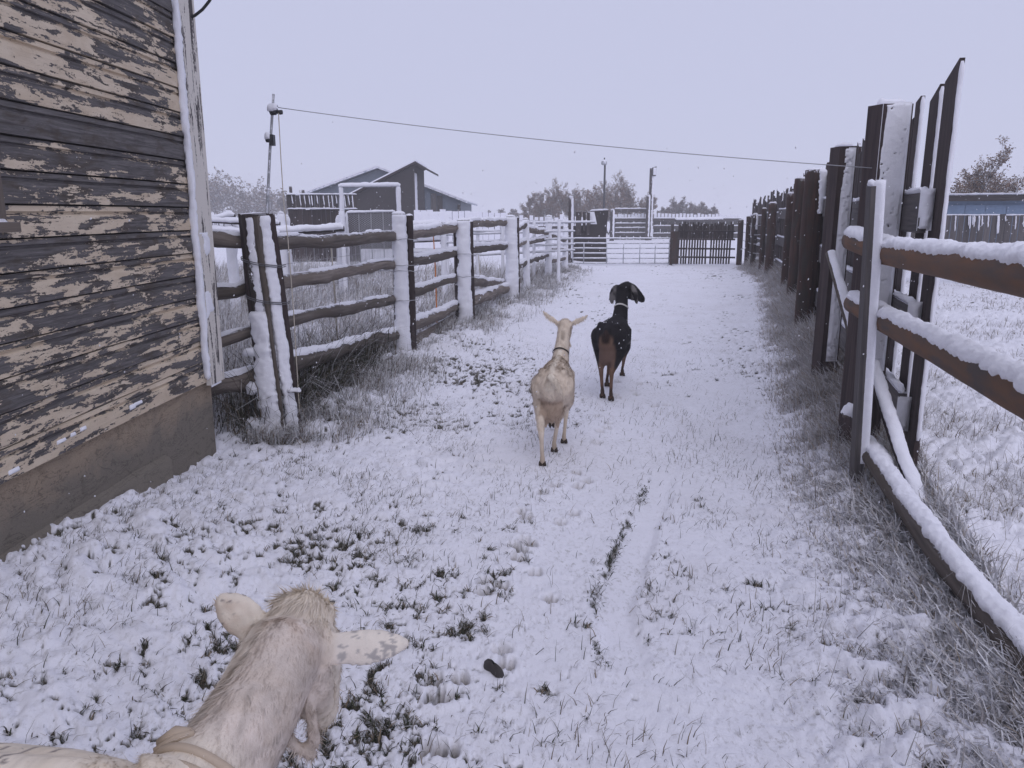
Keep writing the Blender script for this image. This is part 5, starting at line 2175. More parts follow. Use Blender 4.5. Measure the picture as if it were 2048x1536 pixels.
def mixn(a, b, t):
    return np.asarray(a)[None, :] * (1 - t[:, None]) + np.asarray(b)[None, :] * t[:, None] if np.ndim(a) == 1 else a * (1 - t[:, None]) + np.asarray(b)[None, :] * t[:, None]


def flow_std(p):
    f = np.zeros_like(p)
    f[:, 1] = -.7
    f[:, 2] = -.75
    leg = p[:, 2] < .38
    f[leg, 1] = 0
    f[leg, 2] = -1
    ln = np.where(p[:, 2] < .3, .35, 1.0)
    return f, ln


def build_white_goat():
    origin, yaw, sc_ = (.30, 5.14, 0.0), math.radians(8.5), .86
    origin = (origin[0], origin[1], gz(.3, 5.1) + .0)
    loc = lambda px, py: to_local(G(px, py), origin, yaw, sc_)
    HL, HR, FR, FL = loc(1085, 936), loc(1109, 906), loc(1128, 890), loc(1105, 858)
    feet = [(HL[0], HL[1], .0), (HR[0], HR[1] - .02, .0), (FR[0], FR[1], 0.0), (FL[0], FL[1] - .08, .03)]

    def secs(lo):
        torso(lo, .92)
        leg_h(lo, -1, feet[0])
        leg_h(lo, 1, feet[1])
        leg_f(lo, 1, feet[2])
        leg_f(lo, -1, feet[3])
        udder(lo, -.28, .42, .092)
        lo.tube([((0, .30, 0.6), .080, .115), ((.005, .38, 0.7), .066, .09), ((.012, .455, 0.797), .056, .070), ((.018, .505, 0.879), .054, .06), ((.02, .54, 0.93), .054, .05)], 18)
        lo.tube([((.02, .53, 0.93), .056, .055), ((.022, .585, 0.93), .060, .062), ((.024, .64, 0.891), .052, .055), ((.026, .71, 0.834), .036, .04), ((.027, .755, 0.805), .03, .028)], 16)
        lo.tube([((.022, .58, 0.879), .035, .045), ((.025, .66, 0.834), .03, .03)], 12)
        lo.ear([(-.03, .53, 0.95), (-.075, .522, 0.98), (-.125, .512, 1.02), (-.168, .50, 1.063)], [.018, .028, .022, .006], .008, (0, -1, .25))
        lo.ear([(.07, .53, 0.95), (.12, .522, 0.973), (.175, .512, 1.001), (.222, .50, 1.035)], [.018, .028, .022, .006], .008, (0, -1, .25))
        # tail, flicked to the right
        lo.tube([((0, -.395, .665), .022, .02), ((.0, -.435, .695), .028, .022), ((.03, -.455, .66), .03, .022), ((.065, -.45, .60), .022, .018), ((.085, -.44, .555), .008, .008)], 10)
        # wattle and beard
        lo.tube([((.05, .53, .82), .010, .010), ((.07, .535, .76), .014, .014)], 8)

    def col(p):
        c = np.tile(np.array([[.74, .635, .52]]), (len(p), 1))
        n = vnz(p, 9, 3)
        n2 = vnz(p, 26, 5)
        top = sstep(.60, .70, p[:, 2]) * sstep(.36, .2, p[:, 1]) * sstep(-.36, -.26, p[:, 1]) * sstep(.42, .55, n)
        c = mixn(c, (.40, .315, .235), top * .8)
        c = mixn(c, (.80, .70, .58), sstep(.74, .82, p[:, 2]) * sstep(.3, .4, p[:, 1]) * .5)
        c = mixn(c, (.82, .74, .62), sstep(.03, .012, np.abs(p[:, 0])) * sstep(.68, .71, p[:, 2]) * sstep(.40, .3, p[:, 1]) * .8)
        c = mixn(c, (.80, .72, .60), sstep(-.40, -.43, p[:, 1]) * sstep(.55, .6, p[:, 2]) * .8)
        ud = sstep(.50, .44, p[:, 2]) * sstep(.33, .29, p[:, 2]) * 0 + sstep(.53, .47, p[:, 2]) * sstep(.24, .27, p[:, 2]) * sstep(.095, .08, np.abs(p[:, 0])) * sstep(-.42, -.38, p[:, 1]) * sstep(-.15, -.2, p[:, 1])
        c = mixn(c, (.40, .29, .215), np.clip(ud, 0, 1) * .85)
        c = mixn(c, (.33, .24, .16), sstep(.28, .06, p[:, 2]) * .55)
        c = mixn(c, (.48, .38, .29), sstep(.52, .66, n2) * .35)
        c = mixn(c, (.30, .235, .18), sstep(.022, .01, np.abs(p[:, 0] - .018)) * sstep(.82, .85, p[:, 2]) * sstep(.92, .89, p[:, 2]) * sstep(.52, .48, p[:, 1]) * .6)
        return np.clip(c, 0, 1)
    root, W = make_goat('goat', 'white goat walking away up the lane, ears lifted, udder and tail toward us', origin, yaw, sc_, secs, col, .011, 3, [(22000, .026, .0022, .28, .68, 1.2)], flow_std, 'hoof', feet)
    ring_strap('collar', (.004, .392, .725), (.05, .55, .80), .067, .088, .012, 'collar_dark', W, root)
    for s in (-1, 1):
        m = MB()
        c = V(tuple(W([(.024 + s * .05, .63, .91)])[0]))
        m.tube([c - V((.006, 0, 0)), c + V((.006, 0, 0))], .011, 10)
        m.build('eye', M['eye'], root)


def build_black_goat():
    origin, yaw, sc_ = (.93, 6.96, gz(.93, 7.0)), math.radians(17), .96
    loc = lambda px, py: to_local(G(px, py), origin, yaw, sc_)
    HR, HL, FR, FL = loc(1222, 801), loc(1205, 796), loc(1246, 751), loc(1212, 776)
    feet = [(HL[0], HL[1], .0), (HR[0], HR[1], .0), (FR[0], FR[1] - .05, 0), (FL[0], FL[1] + .06, .0)]

    def secs(lo):
        torso(lo, .97)
        leg_h(lo, -1, feet[0])
        leg_h(lo, 1, feet[1])
        leg_f(lo, 1, feet[2])
        leg_f(lo, -1, feet[3])
        udder(lo, -.30, .42, .082)
        lo.tube([((0, .30, .60), .086, .125), ((.0, .37, .70), .074, .10), ((.0, .43, .81), .062, .08), ((.0, .465, .90), .056, .068), ((.005, .49, .95), .056, .058)], 18)
        # head turned to the right, Roman nose
        lo.tube([((.005, .465, .955), .060, .058), ((.03, .515, .962), .063, .066), ((.085, .56, .938), .056, .058), ((.145, .60, .875), .043, .046), ((.18, .615, .835), .034, .034)], 16)
        lo.tube([((.035, .51, .905), .042, .05), ((.11, .57, .86), .036, .034)], 12)
        # long hanging ears
        lo.ear([(-.045, .475, .985), (-.072, .47, .968), (-.092, .462, .93), (-.104, .46, .88), (-.106, .462, .83), (-.102, .466, .80)], [.024, .036, .044, .045, .034, .012], .009, (-.35, -.9, .15))
        lo.ear([(.07, .49, .99), (.10, .475, .97), (.122, .46, .93), (.136, .455, .88), (.146, .45, .835), (.152, .45, .81)], [.020, .030, .035, .035, .026, .010], .009, (.45, -.85, .15))
        lo.tube([((0, -.40, .66), .02, .02), ((0, -.435, .63), .022, .02), ((0, -.45, .57), .012, .012)], 10)

    def col(p):
        c = np.tile(np.array([[.013, .011, .013]]), (len(p), 1))
        n = vnz(p, 14, 9)
        # tan breech, inner legs and shanks
        br = sstep(-.345, -.375, p[:, 1] + .35 * (n - .5) * .2) * sstep(.078, .050, np.abs(p[:, 0]) + .03 * (n - .5)) * sstep(.655, .58, p[:, 2] + .5 * np.abs(p[:, 0]))
        inner = sstep(.088, .06, np.abs(p[:, 0])) * sstep(.56, .5, p[:, 2]) * sstep(-.12, -.2, p[:, 1])
        c = mixn(c, (.215, .13, .09), np.clip(np.maximum(br, inner), 0, 1) * (.75 + .25 * n))
        shank = sstep(.36, .25, p[:, 2] + .1 * (n - .5))
        c = mixn(c, (.15, .085, .055), shank * .9)
        bh = sstep(.15, .11, p[:, 2]) * sstep(.03, .06, p[:, 2])
        c = mixn(c, (.035, .022, .016), bh * .8)
        ud = sstep(.50, .45, p[:, 2]) * sstep(.24, .3, p[:, 2]) * sstep(.085, .06, np.abs(p[:, 0])) * sstep(-.42, -.4, p[:, 1]) * sstep(-.18, -.24, p[:, 1])
        c = mixn(c, (.15, .095, .075), ud * .9)
        # tail dark over the breech
        c = mixn(c, (.03, .016, .012), sstep(-.41, -.43, p[:, 1]) * sstep(.5, .56, p[:, 2]))
        # pale grey ears
        ear = sstep(.065, .085, np.abs(p[:, 0] - .012)) * sstep(.76, .80, p[:, 2]) * sstep(.55, .5, p[:, 1])
        c = mixn(c, (.21, .195, .19), ear * sstep(.40, .55, n) * .85)
        c = mixn(c, (.22, .2, .2), sstep(.02, .005, np.abs(p[:, 2] - .43 - .04 * n)) * sstep(.1, .2, p[:, 1]) * sstep(.07, .09, p[:, 0]) * .6)
        return c
    root, W = make_goat('goat', 'black goat with tan hindquarters and long hanging ears walking ahead of the white goat', origin, yaw, sc_, secs, col, .011, 3, [(16000, .018, .0018, .22, .6, 1.5)], flow_std, 'hoof', feet)
    ring_strap('collar', (0, .41, .775), (0, .45, .89), .068, .09, .016, 'collar_pale', W, root)
    for s in (-1, 1):
        m = MB()
        c = V(tuple(W([(.075 + s * .04, .565 - s * .045, .965)])[0]))
        m.tube([c - V((.006, 0, 0)), c + V((.006, 0, 0))], .011, 10)
        m.build('eye', M['eye'], root)
    # flecks of snow on its back
    r = random.Random(9)
    vs, fs = [], []
    for i in range(34):
        y = r.uniform(-.36, .45)
        a = r.uniform(-1.3, 1.5)
        x, z = .15 * math.sin(a) * (1 - .4 * max(0, y - .15) / .3), .55 + .175 * math.cos(a)
        if y > .3:
            x, z = .05 * math.sin(a) * 1.2, .55 + (y - .3) * 1.9 + .09 * math.cos(a)
        c = np.array((x, y, z))
        s = r.uniform(.003, .007)
        dv = np.array((r.gauss(0, .3), -1, -.5)) * s * r.uniform(.8, 2.0)
        k = len(vs)
        o1 = np.cross(dv, (0, 0, 1))
        o1 = o1 / np.linalg.norm(o1) * s * .8
        o2 = np.array((0, 0, s * .8))
        vs += [c + dv, c - dv, c + o1, c - o1, c + o2, c - o2]
        for (a_, b_, c_) in ((0, 2, 4), (0, 4, 3), (0, 3, 5), (0, 5, 2), (1, 4, 2), (1, 3, 4), (1, 5, 3), (1, 2, 5)):
            fs.append((k + a_, k + b_, k + c_))
    tag(np_mesh('snow_flecks', W(vs), fs, M['snow'], root), kind='stuff')


def build_near_goat():
    origin, yaw, sc_ = (-.605, .722, gz(-.6, .75)), math.radians(13), .975
    feet = [(-.09, -.34, 0), (.09, -.22, 0), (.085, .27, 0), (-.085, .36, 0)]
    cy, sy = math.cos(yaw), math.sin(yaw)

    def turn(p):
        # the body stands across the lane, the neck bends forward from the shoulders
        x, y, z = p
        w = float(sstep(.40, .20, y))
        th = -math.radians(80) * w
        dx, dy = x, y - .30
        z2 = z + max(0.0, min(1.0, (z - .20) / .40)) * .066 * w
        return (dx * math.cos(th) - dy * math.sin(th), .30 + dx * math.sin(th) + dy * math.cos(th), z2)

    def wl_(dx, dy, dz):          # a world offset in goat space
        return np.array((dx * cy - dy * sy, dx * sy + dy * cy, dz))
    EL, ER = np.array((-.060, .712, .780)), np.array((.066, .705, .765))
    e1 = wl_(-.098, .03, .066)
    e2 = wl_(.185, .02, .002)
    nl = wl_(.15, -.8, .6)
    nr = wl_(-.05, -.72, .68)

    def secs(lo):
        torso(lo, 1.0)
        leg_h(lo, -1, feet[0])
        leg_h(lo, 1, feet[1])
        leg_f(lo, 1, feet[2])
        leg_f(lo, -1, feet[3])
        udder(lo, -.3, .42, .08)
        lo.tube([((0, -.40, .66), .02, .02), ((0, -.45, .69), .024, .02), ((0, -.48, .65), .01, .01)], 10)
        lo.v = [turn(p) for p in lo.v]
        lo.tube([((-.10, .275, .665), .094, .130), ((-.03, .305, .668), .094, .126), ((.006, .36, .664), .090, .114), ((.012, .46, .688), .083, .102), ((.012, .56, .722), .082, .090), ((.006, .65, .757), .084, .076), ((.0, .70, .775), .080, .066)], 24)
        # skull, face hanging down and away
        lo.tube([((0, .69, .772), .082, .06), ((.0, .735, .765), .084, .070), ((.006, .778, .71), .074, .074), ((.008, .80, .635), .054, .058), ((.01, .81, .565), .040, .043), ((.01, .812, .53), .035, .035)], 22)
        # jaw and cheeks
        lo.tube([((.014, .70, .73), .078, .05), ((.022, .722, .665), .068, .048), ((.022, .76, .59), .044, .036)], 18)
        # tuft on the brow
        lo.tube([((-.03, .745, .825), .036, .026), ((.02, .77, .822), .045, .03)], 14)
        lo.tube([((.02, .775, .815), .03, .028), ((.04, .80, .785), .028, .026)], 12)

        def ear(b, e, nn, ws):
            ts = np.linspace(0, 1, len(ws))
            lo.ear([tuple(b + e * t + nn * (-.10 * t * (1 - t) * np.linalg.norm(e))) for t in ts], ws, .011, tuple(nn))
        ear(EL, e1, nl, [.040, .038, .040, .043, .041, .031, .012])
        ear(ER, e2, nr, [.040, .034, .036, .039, .036, .026, .009])
        # wattles under the throat
        lo.tube([((.0, .665, .68), .013, .013), ((.004, .655, .62), .011, .011), ((.022, .665, .565), .012, .012), ((.05, .685, .53), .014, .014)], 10)
        lo.tube([((.055, .675, .68), .013, .013), ((.062, .675, .62), .012, .012), ((.056, .69, .555), .014, .014)], 10)

    def col(p):
        c = np.tile(np.array([[.74, .66, .555]]), (len(p), 1))
        n = vnz(p, 11, 13)
        n2 = vnz(p, 34, 15)
        # clipped pinkish grey neck, cream crest
        nk = sstep(.36, .44, p[:, 1]) * sstep(.76, .68, p[:, 1])
        crest = sstep(.01, -.035, p[:, 0] + .03 * (n - .5))
        st = fbm(p[:, 0] * 90 + p[:, 2] * 60, p[:, 1] * 16, 61, 3)
        st2 = fbm(p[:, 0] * 30 - p[:, 2] * 22, p[:, 1] * 7, 62, 2)
        c = c * (.80 + .42 * st)[:, None]
        c = mixn(c, (.60, .515, .455), nk * (1 - .7 * crest) * .8)
        c = c * (1 - nk * .26 * sstep(.45, .75, st))[:, None]
        c = c * (1 + nk * .5 * (st2 - .5))[:, None]
        c = mixn(c, (.57, .465, .37), sstep(.45, .62, n2) * nk * .3)
        c = mixn(c, (.50, .39, .31), sstep(.62, .70, p[:, 1]) * sstep(.74, .70, p[:, 1]) * sstep(.76, .80, p[:, 2]) * sstep(.42, .6, n2) * .7)
        c = mixn(c, (.72, .60, .45), sstep(.36, .30, p[:, 1]) * sstep(.40, .6, n) * .5)
        # dark freckles on the ears
        eR = ((p - ER) @ (e2 / np.linalg.norm(e2)))
        dR = np.linalg.norm((p - ER) - eR[:, None] * (e2 / np.linalg.norm(e2)), axis=1)
        inR = sstep(.03, .045, eR) * sstep(.055, .045, dR)
        low = sstep(.772, .752, p[:, 2]) * .11 + sstep(.12, .15, eR) * .10
        sp = fbm(p[:, 0] * 105 + 5, p[:, 1] * 70 + p[:, 2] * 105, 44, 2)
        c = mixn(c, (.16, .145, .15), inR * sstep(.705, .74, sp + low) * .9)
        eL = ((p - EL) @ (e1 / np.linalg.norm(e1)))
        inL = sstep(.06, .08, eL) * sstep(-.02, -.06, p[:, 0])
        c = mixn(c, (.22, .19, .18), inL * sstep(.74, .78, sp + sstep(.10, .13, eL) * .06) * .9)
        # pink inside towards the edge of the right ear
        c = mixn(c, (.74, .70, .66), inR * .35)
        return c

    def front(p):
        return (p[:, 1] > .25) & (p[:, 2] > .5)

    def mane(p):
        crest = (np.abs(p[:, 0] + .012) < .026) & (p[:, 1] > .40) & (p[:, 1] < .70) & (p[:, 2] > .60 + .28 * (p[:, 1] - .2))
        brow = (p[:, 2] > .795) & (p[:, 1] > .71) & (np.abs(p[:, 0] - .01) < .07)
        return crest | brow

    def flow(p):
        f = np.zeros_like(p)
        f[:, 1] = -.9
        f[:, 2] = -.35
        nk = (p[:, 1] > .36) & (p[:, 1] < .72)
        f[nk, 0] = p[nk, 0] * 6
        f[nk, 2] = -.55
        ln = np.ones(len(p))
        # longer along the crest and on the brow
        ln = ln + 1.0 * sstep(.03, -.02, np.abs(p[:, 0] + .02)) * sstep(.35, .42, p[:, 1]) * sstep(.70, .66, p[:, 1]) * sstep(.70, .76, p[:, 2])
        brow = sstep(.80, .82, p[:, 2]) * sstep(.70, .73, p[:, 1]) * sstep(-.06, -.04, p[:, 0]) * sstep(.09, .06, p[:, 0])
        ln = ln + .45 * brow
        earR = ((p - ER) @ (e2 / np.linalg.norm(e2))) > .03
        earL = ((p - EL) @ (e1 / np.linalg.norm(e1))) > .03
        f[earR] = e2 / np.linalg.norm(e2)
        f[earL] = e1 / np.linalg.norm(e1)
        ln[earR] = .45
        ln[earL] = .5
        ln = np.where(p[:, 2] < .4, .5, ln)
        return f, ln
    feet = [turn(f_) for f_ in feet]
    root, W = make_goat('goat', 'white goat close to the camera with freckled ears spread and leather collar', origin, yaw, sc_, secs, col, .0058, 7, [(90000, .017, .0009, .17, .74, 1.18), (8000, .028, .0018, .18, .76, 1.16, front), (50000, .026, .0015, .30, .90, 1.28, mane)], flow, 'hoof', feet)
    ax = (0, .90, .40)
    ring_strap('collar', (.005, .412, .667), ax, .096, .121, .014, 'leather', W, root, .006)
    ring_strap('collar', (.005, .388, .657), ax, .098, .123, .010, 'leather', W, root, .006)
    m = MB()
    c0 = [(-.012, .405, .778), (-.04, .40, .776), (-.066, .392, .758)]
    m.tube([V(tuple(W([t])[0])) for t in c0], [.008, .013, .009], 10, .15, flat=.7)
    m.tube([V(tuple(W([t])[0])) for t in [(.0, .398, .782), (-.03, .388, .774), (-.058, .372, .758)]], [.006, .008, .006], 8, .1)
    m.build('collar_knot', M['leather'], root)
    for s in (-1, 1):
        m = MB()
        c = V(tuple(W([(.004 + s * .066, .80, .70)])[0]))
        m.tube([c - V((.006, 0, 0)), c + V((.006, 0, 0))], .009, 12)
        m.build('eye', M['eye'], root)


build_white_goat()
build_black_goat()
build_near_goat()


# ---------------------------------------------------------------- grass, stubble, weeds
def blades(name, xs, ys, lens, widths, leans, dirs, cols, tipcols, bend=.35, z0=None, label=None, curl=.0, tipw=.25):
    n = len(xs)
    z = ground_z(xs, ys) if z0 is None else z0
    base = np.stack([xs, ys, z - .005], -1)
    d = np.stack([np.cos(dirs), np.sin(dirs), np.zeros(n)], -1)
    side = np.stack([-np.sin(dirs), np.cos(dirs), np.zeros(n)], -1)
    tw = rng.uniform(-1.2, 1.2, n)
    face = d * np.sin(tw)[:, None] + side * np.cos(tw)[:, None]
    up = np.array([0, 0, 1.0])
    L = lens[:, None]
    l0, l1 = leans[:, None], (leans + bend * rng.uniform(.3, 1.7, n))[:, None]
    p1 = base + L * .5 * (d * np.sin(l0) + up * np.cos(l0))
    p2 = p1 + L * .5 * (d * np.sin(l1) + up * np.cos(l1))
    w = widths[:, None]
    vs = np.stack([base - face * w, base + face * w, p1 - face * w * .8, p1 + face * w * .8, p2 - face * w * tipw, p2 + face * w * tipw], 1).reshape(-1, 3)
    k = np.arange(n)[:, None] * 6
    f = np.concatenate([k + np.array([[0, 1, 3, 2]]), k + np.array([[2, 3, 5, 4]])], 0)
    c = np.stack([cols, cols, (cols + tipcols) / 2, (cols + tipcols) / 2, tipcols, tipcols], 1).reshape(-1, 3)
    o = np_mesh(name, vs, f, M['grass'], cols=c)
    tag(o, label, None, None, 'stuff')
    return o


STRAW = np.array([(.30, .235, .165), (.22, .17, .12), (.36, .29, .21), (.16, .12, .09), (.26, .22, .17)])
GREEN = np.array([(.022, .028, .014), (.035, .042, .02), (.05, .05, .028), (.03, .025, .018), (.06, .05, .035)])
FROST = np.array([(.70, .70, .73), (.60, .595, .615), (.78, .78, .80), (.50, .47, .455)])


def pickc(pal, n, jit=.12):
    return pal[rng.integers(0, len(pal), n)] * rng.uniform(1 - jit, 1 + jit, (n, 1))


def build_grass():
    # 1 stubble poking through the snow across the near ground
    N = 42000
    r = np.sqrt(rng.uniform(1.3 ** 2, 9.5 ** 2, N * 2))
    r = np.where(rng.random(N * 2) < .55, rng.uniform(1.5, 6.5, N * 2), r)
    a = np.radians(rng.uniform(-40, 42, N * 2))
    x, y = r * np.sin(a), r * np.cos(a)
    rough, m1, m2 = path_rough(x, y)
    cl = fbm(x * 2.2, y * 2.2, 121, 3)
    p = rough * sstep(.36, .64, cl) + .09
    p *= (1 - m1) * (1 - .85 * m2) * (1 - .45 * sstep(.0, .4, x - line_x(RUT, y)))
    p *= (x > fence_left_x(y) + .05) & (x < fence_right_x(y) + 1.2)
    p *= ~((x < -1.99) & (y < 5.1))
    sx_, sy_ = G(986, 1336)
    p *= np.hypot(x - sx_, y - sy_) > .13
    k = rng.random(N * 2) < p
    x, y = x[k], y[k]
    n = len(x)
    dark = rng.random(n) < .45
    c = np.where(dark[:, None], pickc(GREEN, n), pickc(STRAW, n) * .6)
    tipf = rng.random((n, 1)) < .4
    t = np.where(tipf, pickc(FROST, n) * .8, c * 1.2)
    blades('stubble_grass', x, y, rng.uniform(.025, .085, n), rng.uniform(.0008, .0022, n), rng.uniform(.1, 1.1, n), rng.normal(.6, 1.2, n), c, t, .5,
           label='short dark stubble poking through the snow on the lane')
    # 2 dark turf tufts around the bare places
    cx = rng.uniform(-2.6, 3.0, 60000)
    cyy = 1.6 + 6.5 * rng.random(60000) ** 1.3
    rg, m1, m2 = path_rough(cx, cyy)
    sx_, sy_ = G(986, 1336)
    kk = (np.hypot(cx - sx_, cyy - sy_) > .10) & (exposure(cx, cyy, rg) * (1 - m1) * (1 - m2) > .45) & ~((cx < -1.95) & (cyy < 5.15)) & (cx < fence_right_x(cyy) + .6)
    cx, cyy = cx[kk][:4200], cyy[kk][:4200]
    m = len(cx)
    per = 9
    x = np.repeat(cx, per) + rng.normal(0, .010, m * per)
    y = np.repeat(cyy, per) + rng.normal(0, .010, m * per)
    n = len(x)
    c = pickc(GREEN, n, .3)
    fr = rng.random((n, 1)) < .22
    c = np.where(fr, pickc(STRAW, n) * .7, c)
    t = np.where(rng.random((n, 1)) < .25, pickc(FROST, n), c * 1.3)
    blades('turf_tufts', x, y, rng.uniform(.015, .05, n), rng.uniform(.0012, .003, n), rng.uniform(.2, 1.25, n), rng.uniform(0, 6.28, n), c, t, .6,
           label='dark green tufts of turf showing in the thin snow')
    # the rut edge
    yy = rng.uniform(2.5, 4.6, 700)
    xx = line_x(RUT, yy) - .09 + rng.normal(0, .018, 700)
    kk = fbm(xx * 22, yy * 14, 27, 2) > .45
    xx, yy = xx[kk], yy[kk]
    n = len(xx)
    c = pickc(GREEN, n, .3)
    blades('turf_tufts', xx, yy, rng.uniform(.012, .04, n), rng.uniform(.0012, .003, n), rng.uniform(.2, 1.3, n), rng.uniform(0, 6.28, n), c, c * 1.3, .6,
           label='dark crumbling turf along the edge of the smooth wheel rut')
    # 3 frosted long grass along the right fence
    N = 150000
    u = rng.random(N)
    y = 1.5 + 22 * u ** 1.55
    lo_, hi_ = .12 + .30 * y, fence_right_x(y) + .30
    lo_ = np.minimum(lo_, hi_ - .9)
    v = rng.random(N) ** .62
    x = lo_ + (hi_ - lo_) * v
    cl = fbm(x * 2.6, y * 2.6, 131, 3)
    dens = sstep(0.02, .45, v) * (.35 + .8 * sstep(.35, .6, cl))
    dens = dens * (1 - .62 * sstep(5.0, 3.0, y))
    k = rng.random(N) < dens
    x, y, v, cl = x[k], y[k], v[k], cl[k]
    n = len(x)
    near = sstep(5.5, 3.0, y)
    ln = (.05 + .26 * v ** 1.5 * rng.uniform(.4, 1.25, n)) * (.7 + .6 * cl)
    ln = ln * (1 - .5 * near) * (1 + .55 * sstep(4.5, 6.5, y) * sstep(.35, .8, v))
    fr = rng.random(n) < (.44 + .42 * near - .30 * sstep(.55, .95, v) * (1 - near))
    c = np.where(fr[:, None], pickc(FROST, n) * rng.uniform(.75, 1.05, (n, 1)), pickc(STRAW, n) * 1.1)
    t = np.where((rng.random(n) < .6)[:, None], pickc(FROST, n), c * 1.15)
    wd = rng.uniform(.0011, .0028, n) * (1 + .05 * y)
    wd = np.where(fr, wd * (1.4 + .9 * near), wd)
    blades('frosted_grass', x, y, ln, wd, np.abs(rng.normal(.35, .35, n)), rng.normal(3.4, 1.1, n), c, t, .7,
           label='long frosted grass leaning out from the foot of the right fences')
    # a few tall single stems there
    n = 420
    y = 1.7 + 8 * rng.random(n) ** 1.4
    lo_, hi_ = .3 + .30 * y, fence_right_x(y) + 1.4
    x = lo_ + (hi_ - lo_) * rng.random(n)
    c = pickc(STRAW, n) * .55
    blades('tall_stems', x, y, rng.uniform(.12, .38, n), rng.uniform(.0009, .0018, n), np.abs(rng.normal(.15, .25, n)), rng.uniform(0, 6.28, n), c, pickc(FROST, n), .4,
           label='single dry stems standing in the frosted grass')
    # 4 tussocks and stems in the right field
    N = 70000
    y = 1.6 + 17 * rng.random(N) ** 1.4
    x = fence_right_x(y) + .1 + rng.random(N) ** 1.2 * (1.2 + .45 * y)
    cl = fbm(x * 1.9, y * 1.9, 141, 3)
    k = rng.random(N) < sstep(.40, .70, cl)
    x, y, cl = x[k], y[k], cl[k]
    n = len(x)
    fr = rng.random(n) < .45
    c = np.where(fr[:, None], pickc(FROST, n) * .9, pickc(STRAW, n) * .62)
    blades('field_grass', x, y, rng.uniform(.03, .16, n) * (.6 + .8 * cl), rng.uniform(.0012, .0026, n) * (1 + .06 * y), np.abs(rng.normal(.6, .4, n)), rng.normal(1.0, 1.4, n), c,
           np.where((rng.random(n) < .5)[:, None], pickc(FROST, n), c), .7, label='snow caught tussocks of grass over the right field')
    # 5 verge along the left fence
    N = 42000
    y = 5.2 + 18 * rng.random(N) ** 1.5
    x = fence_left_x(y) + rng.normal(.12, .26, N)
    cl = fbm(x * 3, y * 3, 151, 3)
    k = (rng.random(N) < sstep(.36, .6, cl)) & (x > -2.3)
    x, y, cl = x[k], y[k], cl[k]
    n = len(x)
    fr = rng.random(n) < .45
    drk = rng.random(n) < .35
    c = np.where(fr[:, None], pickc(FROST, n), pickc(STRAW, n) * .6)
    c = np.where((drk & ~fr)[:, None], pickc(GREEN, n) * 1.2, c)
    blades('verge_grass', x, y, rng.uniform(.05, .22, n) * (.6 + .9 * cl), rng.uniform(.0012, .0026, n) * (1 + .05 * y), np.abs(rng.normal(.5, .4, n)), rng.normal(0, 1.5, n), c,
           np.where((rng.random(n) < .55)[:, None], pickc(FROST, n), c), .8, label='frosted weeds and grass tangled in the left fence')
    # 6 tall frosted weeds filling the pens on the left
    N = 90000
    y = 5.6 + 17 * rng.random(N) ** 1.25
    x = fence_left_x(y) - .15 - rng.random(N) * (2.0 + .42 * y)
    cl = fbm(x * 1.4, y * 1.4, 161, 3)
    k = rng.random(N) < sstep(.30, .62, cl)
    x, y, cl = x[k], y[k], cl[k]
    n = len(x)
    fr = rng.random(n) < .55
    c = np.where(fr[:, None], pickc(FROST, n) * .92, pickc(STRAW, n) * .6)
    blades('pen_weeds', x, y, rng.uniform(.12, .62, n) * (.45 + 1.0 * cl), rng.uniform(.0014, .003, n) * (1 + .06 * y), np.abs(rng.normal(.4, .4, n)), rng.normal(.3, 1.3, n), c,
           np.where((rng.random(n) < .6)[:, None], pickc(FROST, n), c), .9, label='tall snow bent weeds filling the pens behind the left fence')
    # 7 dark thicket right behind the first bay
    N = 5200
    y = rng.uniform(5.4, 8.6, N)
    x = fence_left_x(y) - np.abs(rng.normal(.12, .18, N)) + .03
    k = rng.random(N) < sstep(8.8, 6.0, y)
    x, y = x[k], y[k]
    n = len(x)
    c = pickc(GREEN, n, .3) * 1.1
    c = np.where((rng.random(n) < .25)[:, None], pickc(STRAW, n) * .5, c)
    blades('dark_thicket', x, y, rng.uniform(.15, .75, n), rng.uniform(.002, .005, n), np.abs(rng.normal(.35, .35, n)), rng.uniform(0, 6.28, n), c,
           np.where((rng.random(n) < .25)[:, None], pickc(FROST, n), c), 1.0, label='dark weeds crowding behind the first rails')


build_grass()


# the dark stone lying in the snow, lower middle
def build_stone():
    x, y = G(986, 1336)
    root = thing('flat_stone', 'small dark flat stone half sunk in the trodden snow near the camera', 'stone', (x, y, gz(x, y)))
    n, mrow = 16, 5
    vs, q = [], []
    z = gz(x, y)
    for i in range(mrow + 1):
        f = i / mrow
        for k in range(n):
            a = 2 * math.pi * k / n
            r = (1 + .16 * math.sin(a * 2 + 1) + .08 * math.sin(a * 5)) * math.cos(f * 1.35)
            ux, uy = .042 * r * math.cos(a), .019 * r * math.sin(a)
            ca, sa = math.cos(-.75), math.sin(-.75)
            vs.append((x + ux * ca - uy * sa, y + (ux * sa + uy * ca) * 1.4, z - .004 + .034 * math.sin(f * 1.35) + .004 * math.sin(a * 3 + f)))
    for i in range(mrow):
        for k in range(n):
            q.append((i * n + k, i * n + (k + 1) % n, (i + 1) * n + (k + 1) % n, (i + 1) * n + k))
    np_mesh('stone_body', vs, q, M['stone_dark'], root, smooth=True)


build_stone()


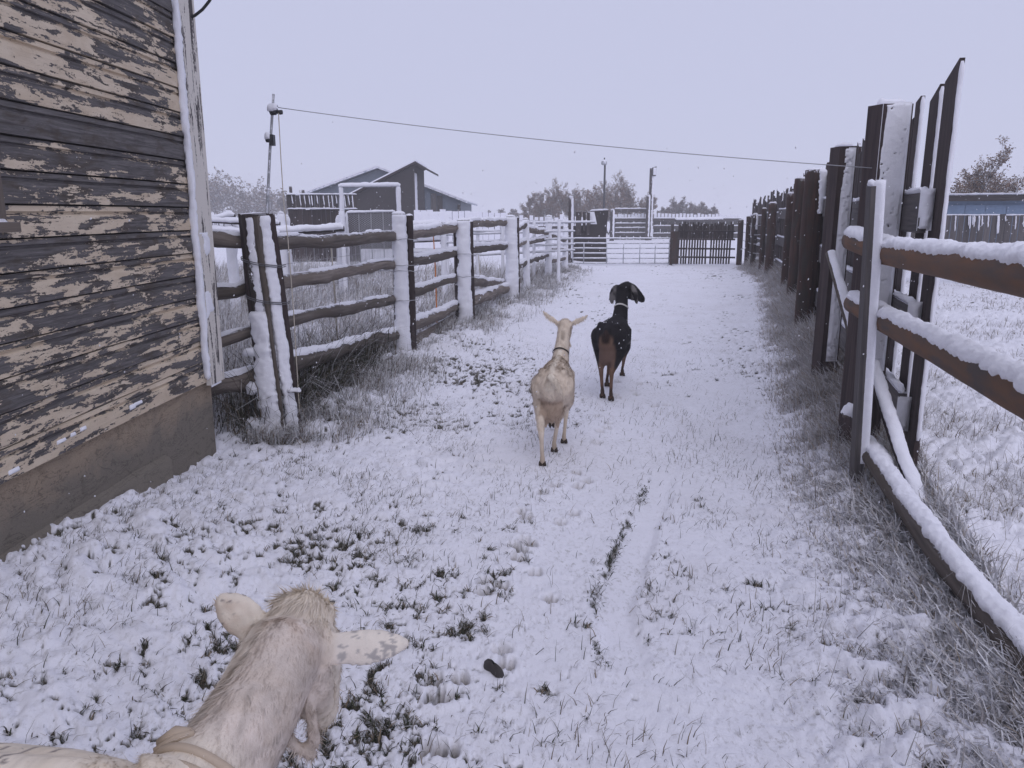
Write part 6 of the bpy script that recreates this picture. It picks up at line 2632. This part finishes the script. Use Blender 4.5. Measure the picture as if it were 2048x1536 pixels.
# ---------------------------------------------------------------- falling snow
def build_snowfall():
    N = 19000
    y = 1.6 + 40 * rng.random(N) ** 1.3
    x = rng.uniform(-1, 1, N) * (1.5 + .95 * y)
    z = rng.uniform(.05, 1, N) ** .9 * (2.2 + .42 * y)
    k = ~((x < -1.9) & (y < 5.2)) & (np.hypot(x, y) > 1.7)
    k &= ~((y < 3.4) & (rng.random(N) < .6))
    k &= ~((z > 1.7 + .035 * y) & (rng.random(N) < .92))
    k &= ~((z > 1.6 + .10 * y) & (y < 10))
    x, y, z = x[k], y[k], z[k]
    n = len(x)
    s = rng.uniform(.0022, .0052, n) * np.clip(.35 + y / 9, .4, 1.35)
    ax = np.stack([rng.normal(-.35, .25, n), rng.normal(0, .2, n), np.ones(n) * -1], -1)
    ax /= np.linalg.norm(ax, axis=1)[:, None]
    o1 = np.cross(ax, rng.normal(0, 1, (n, 3)))
    o1 /= np.linalg.norm(o1, axis=1)[:, None]
    o2 = np.cross(ax, o1)
    c = np.stack([x, y, z], -1)
    el = rng.uniform(1.0, 2.0, n)[:, None] * s[:, None]
    s1 = s[:, None]
    vs = np.stack([c + ax * el, c - ax * el, c + o1 * s1, c - o1 * s1, c + o2 * s1, c - o2 * s1], 1).reshape(-1, 3)
    b = np.arange(n)[:, None] * 6
    f = np.concatenate([b + np.array([t]) for t in ((0, 2, 4), (0, 4, 3), (0, 3, 5), (0, 5, 2), (1, 4, 2), (1, 3, 4), (1, 5, 3), (1, 2, 5))], 0)
    tag(np_mesh('falling_snow', vs, f, M['snow']), 'small snowflakes drifting down through the air', None, None, 'stuff')


build_snowfall()


# ---------------------------------------------------------------- snow haze
def build_haze():
    m = MB()
    m.box(-480, 480, -480, 480, -1.5, 7.6)
    mt = bpy.data.materials.new('haze')
    mt.use_nodes = True
    nt = mt.node_tree
    nt.nodes.remove(nt.nodes['Principled BSDF'])
    pv = nt.nodes.new('ShaderNodeVolumePrincipled')
    pv.inputs['Color'].default_value = (.975, .975, .985, 1)
    pv.inputs['Density'].default_value = 0.0034
    nt.links.new(pv.outputs[0], nt.nodes['Material Output'].inputs['Volume'])
    o = m.build('haze', mt)
    tag(o, 'pale snow haze hanging over the whole farmyard', None, None, 'stuff')


build_haze()
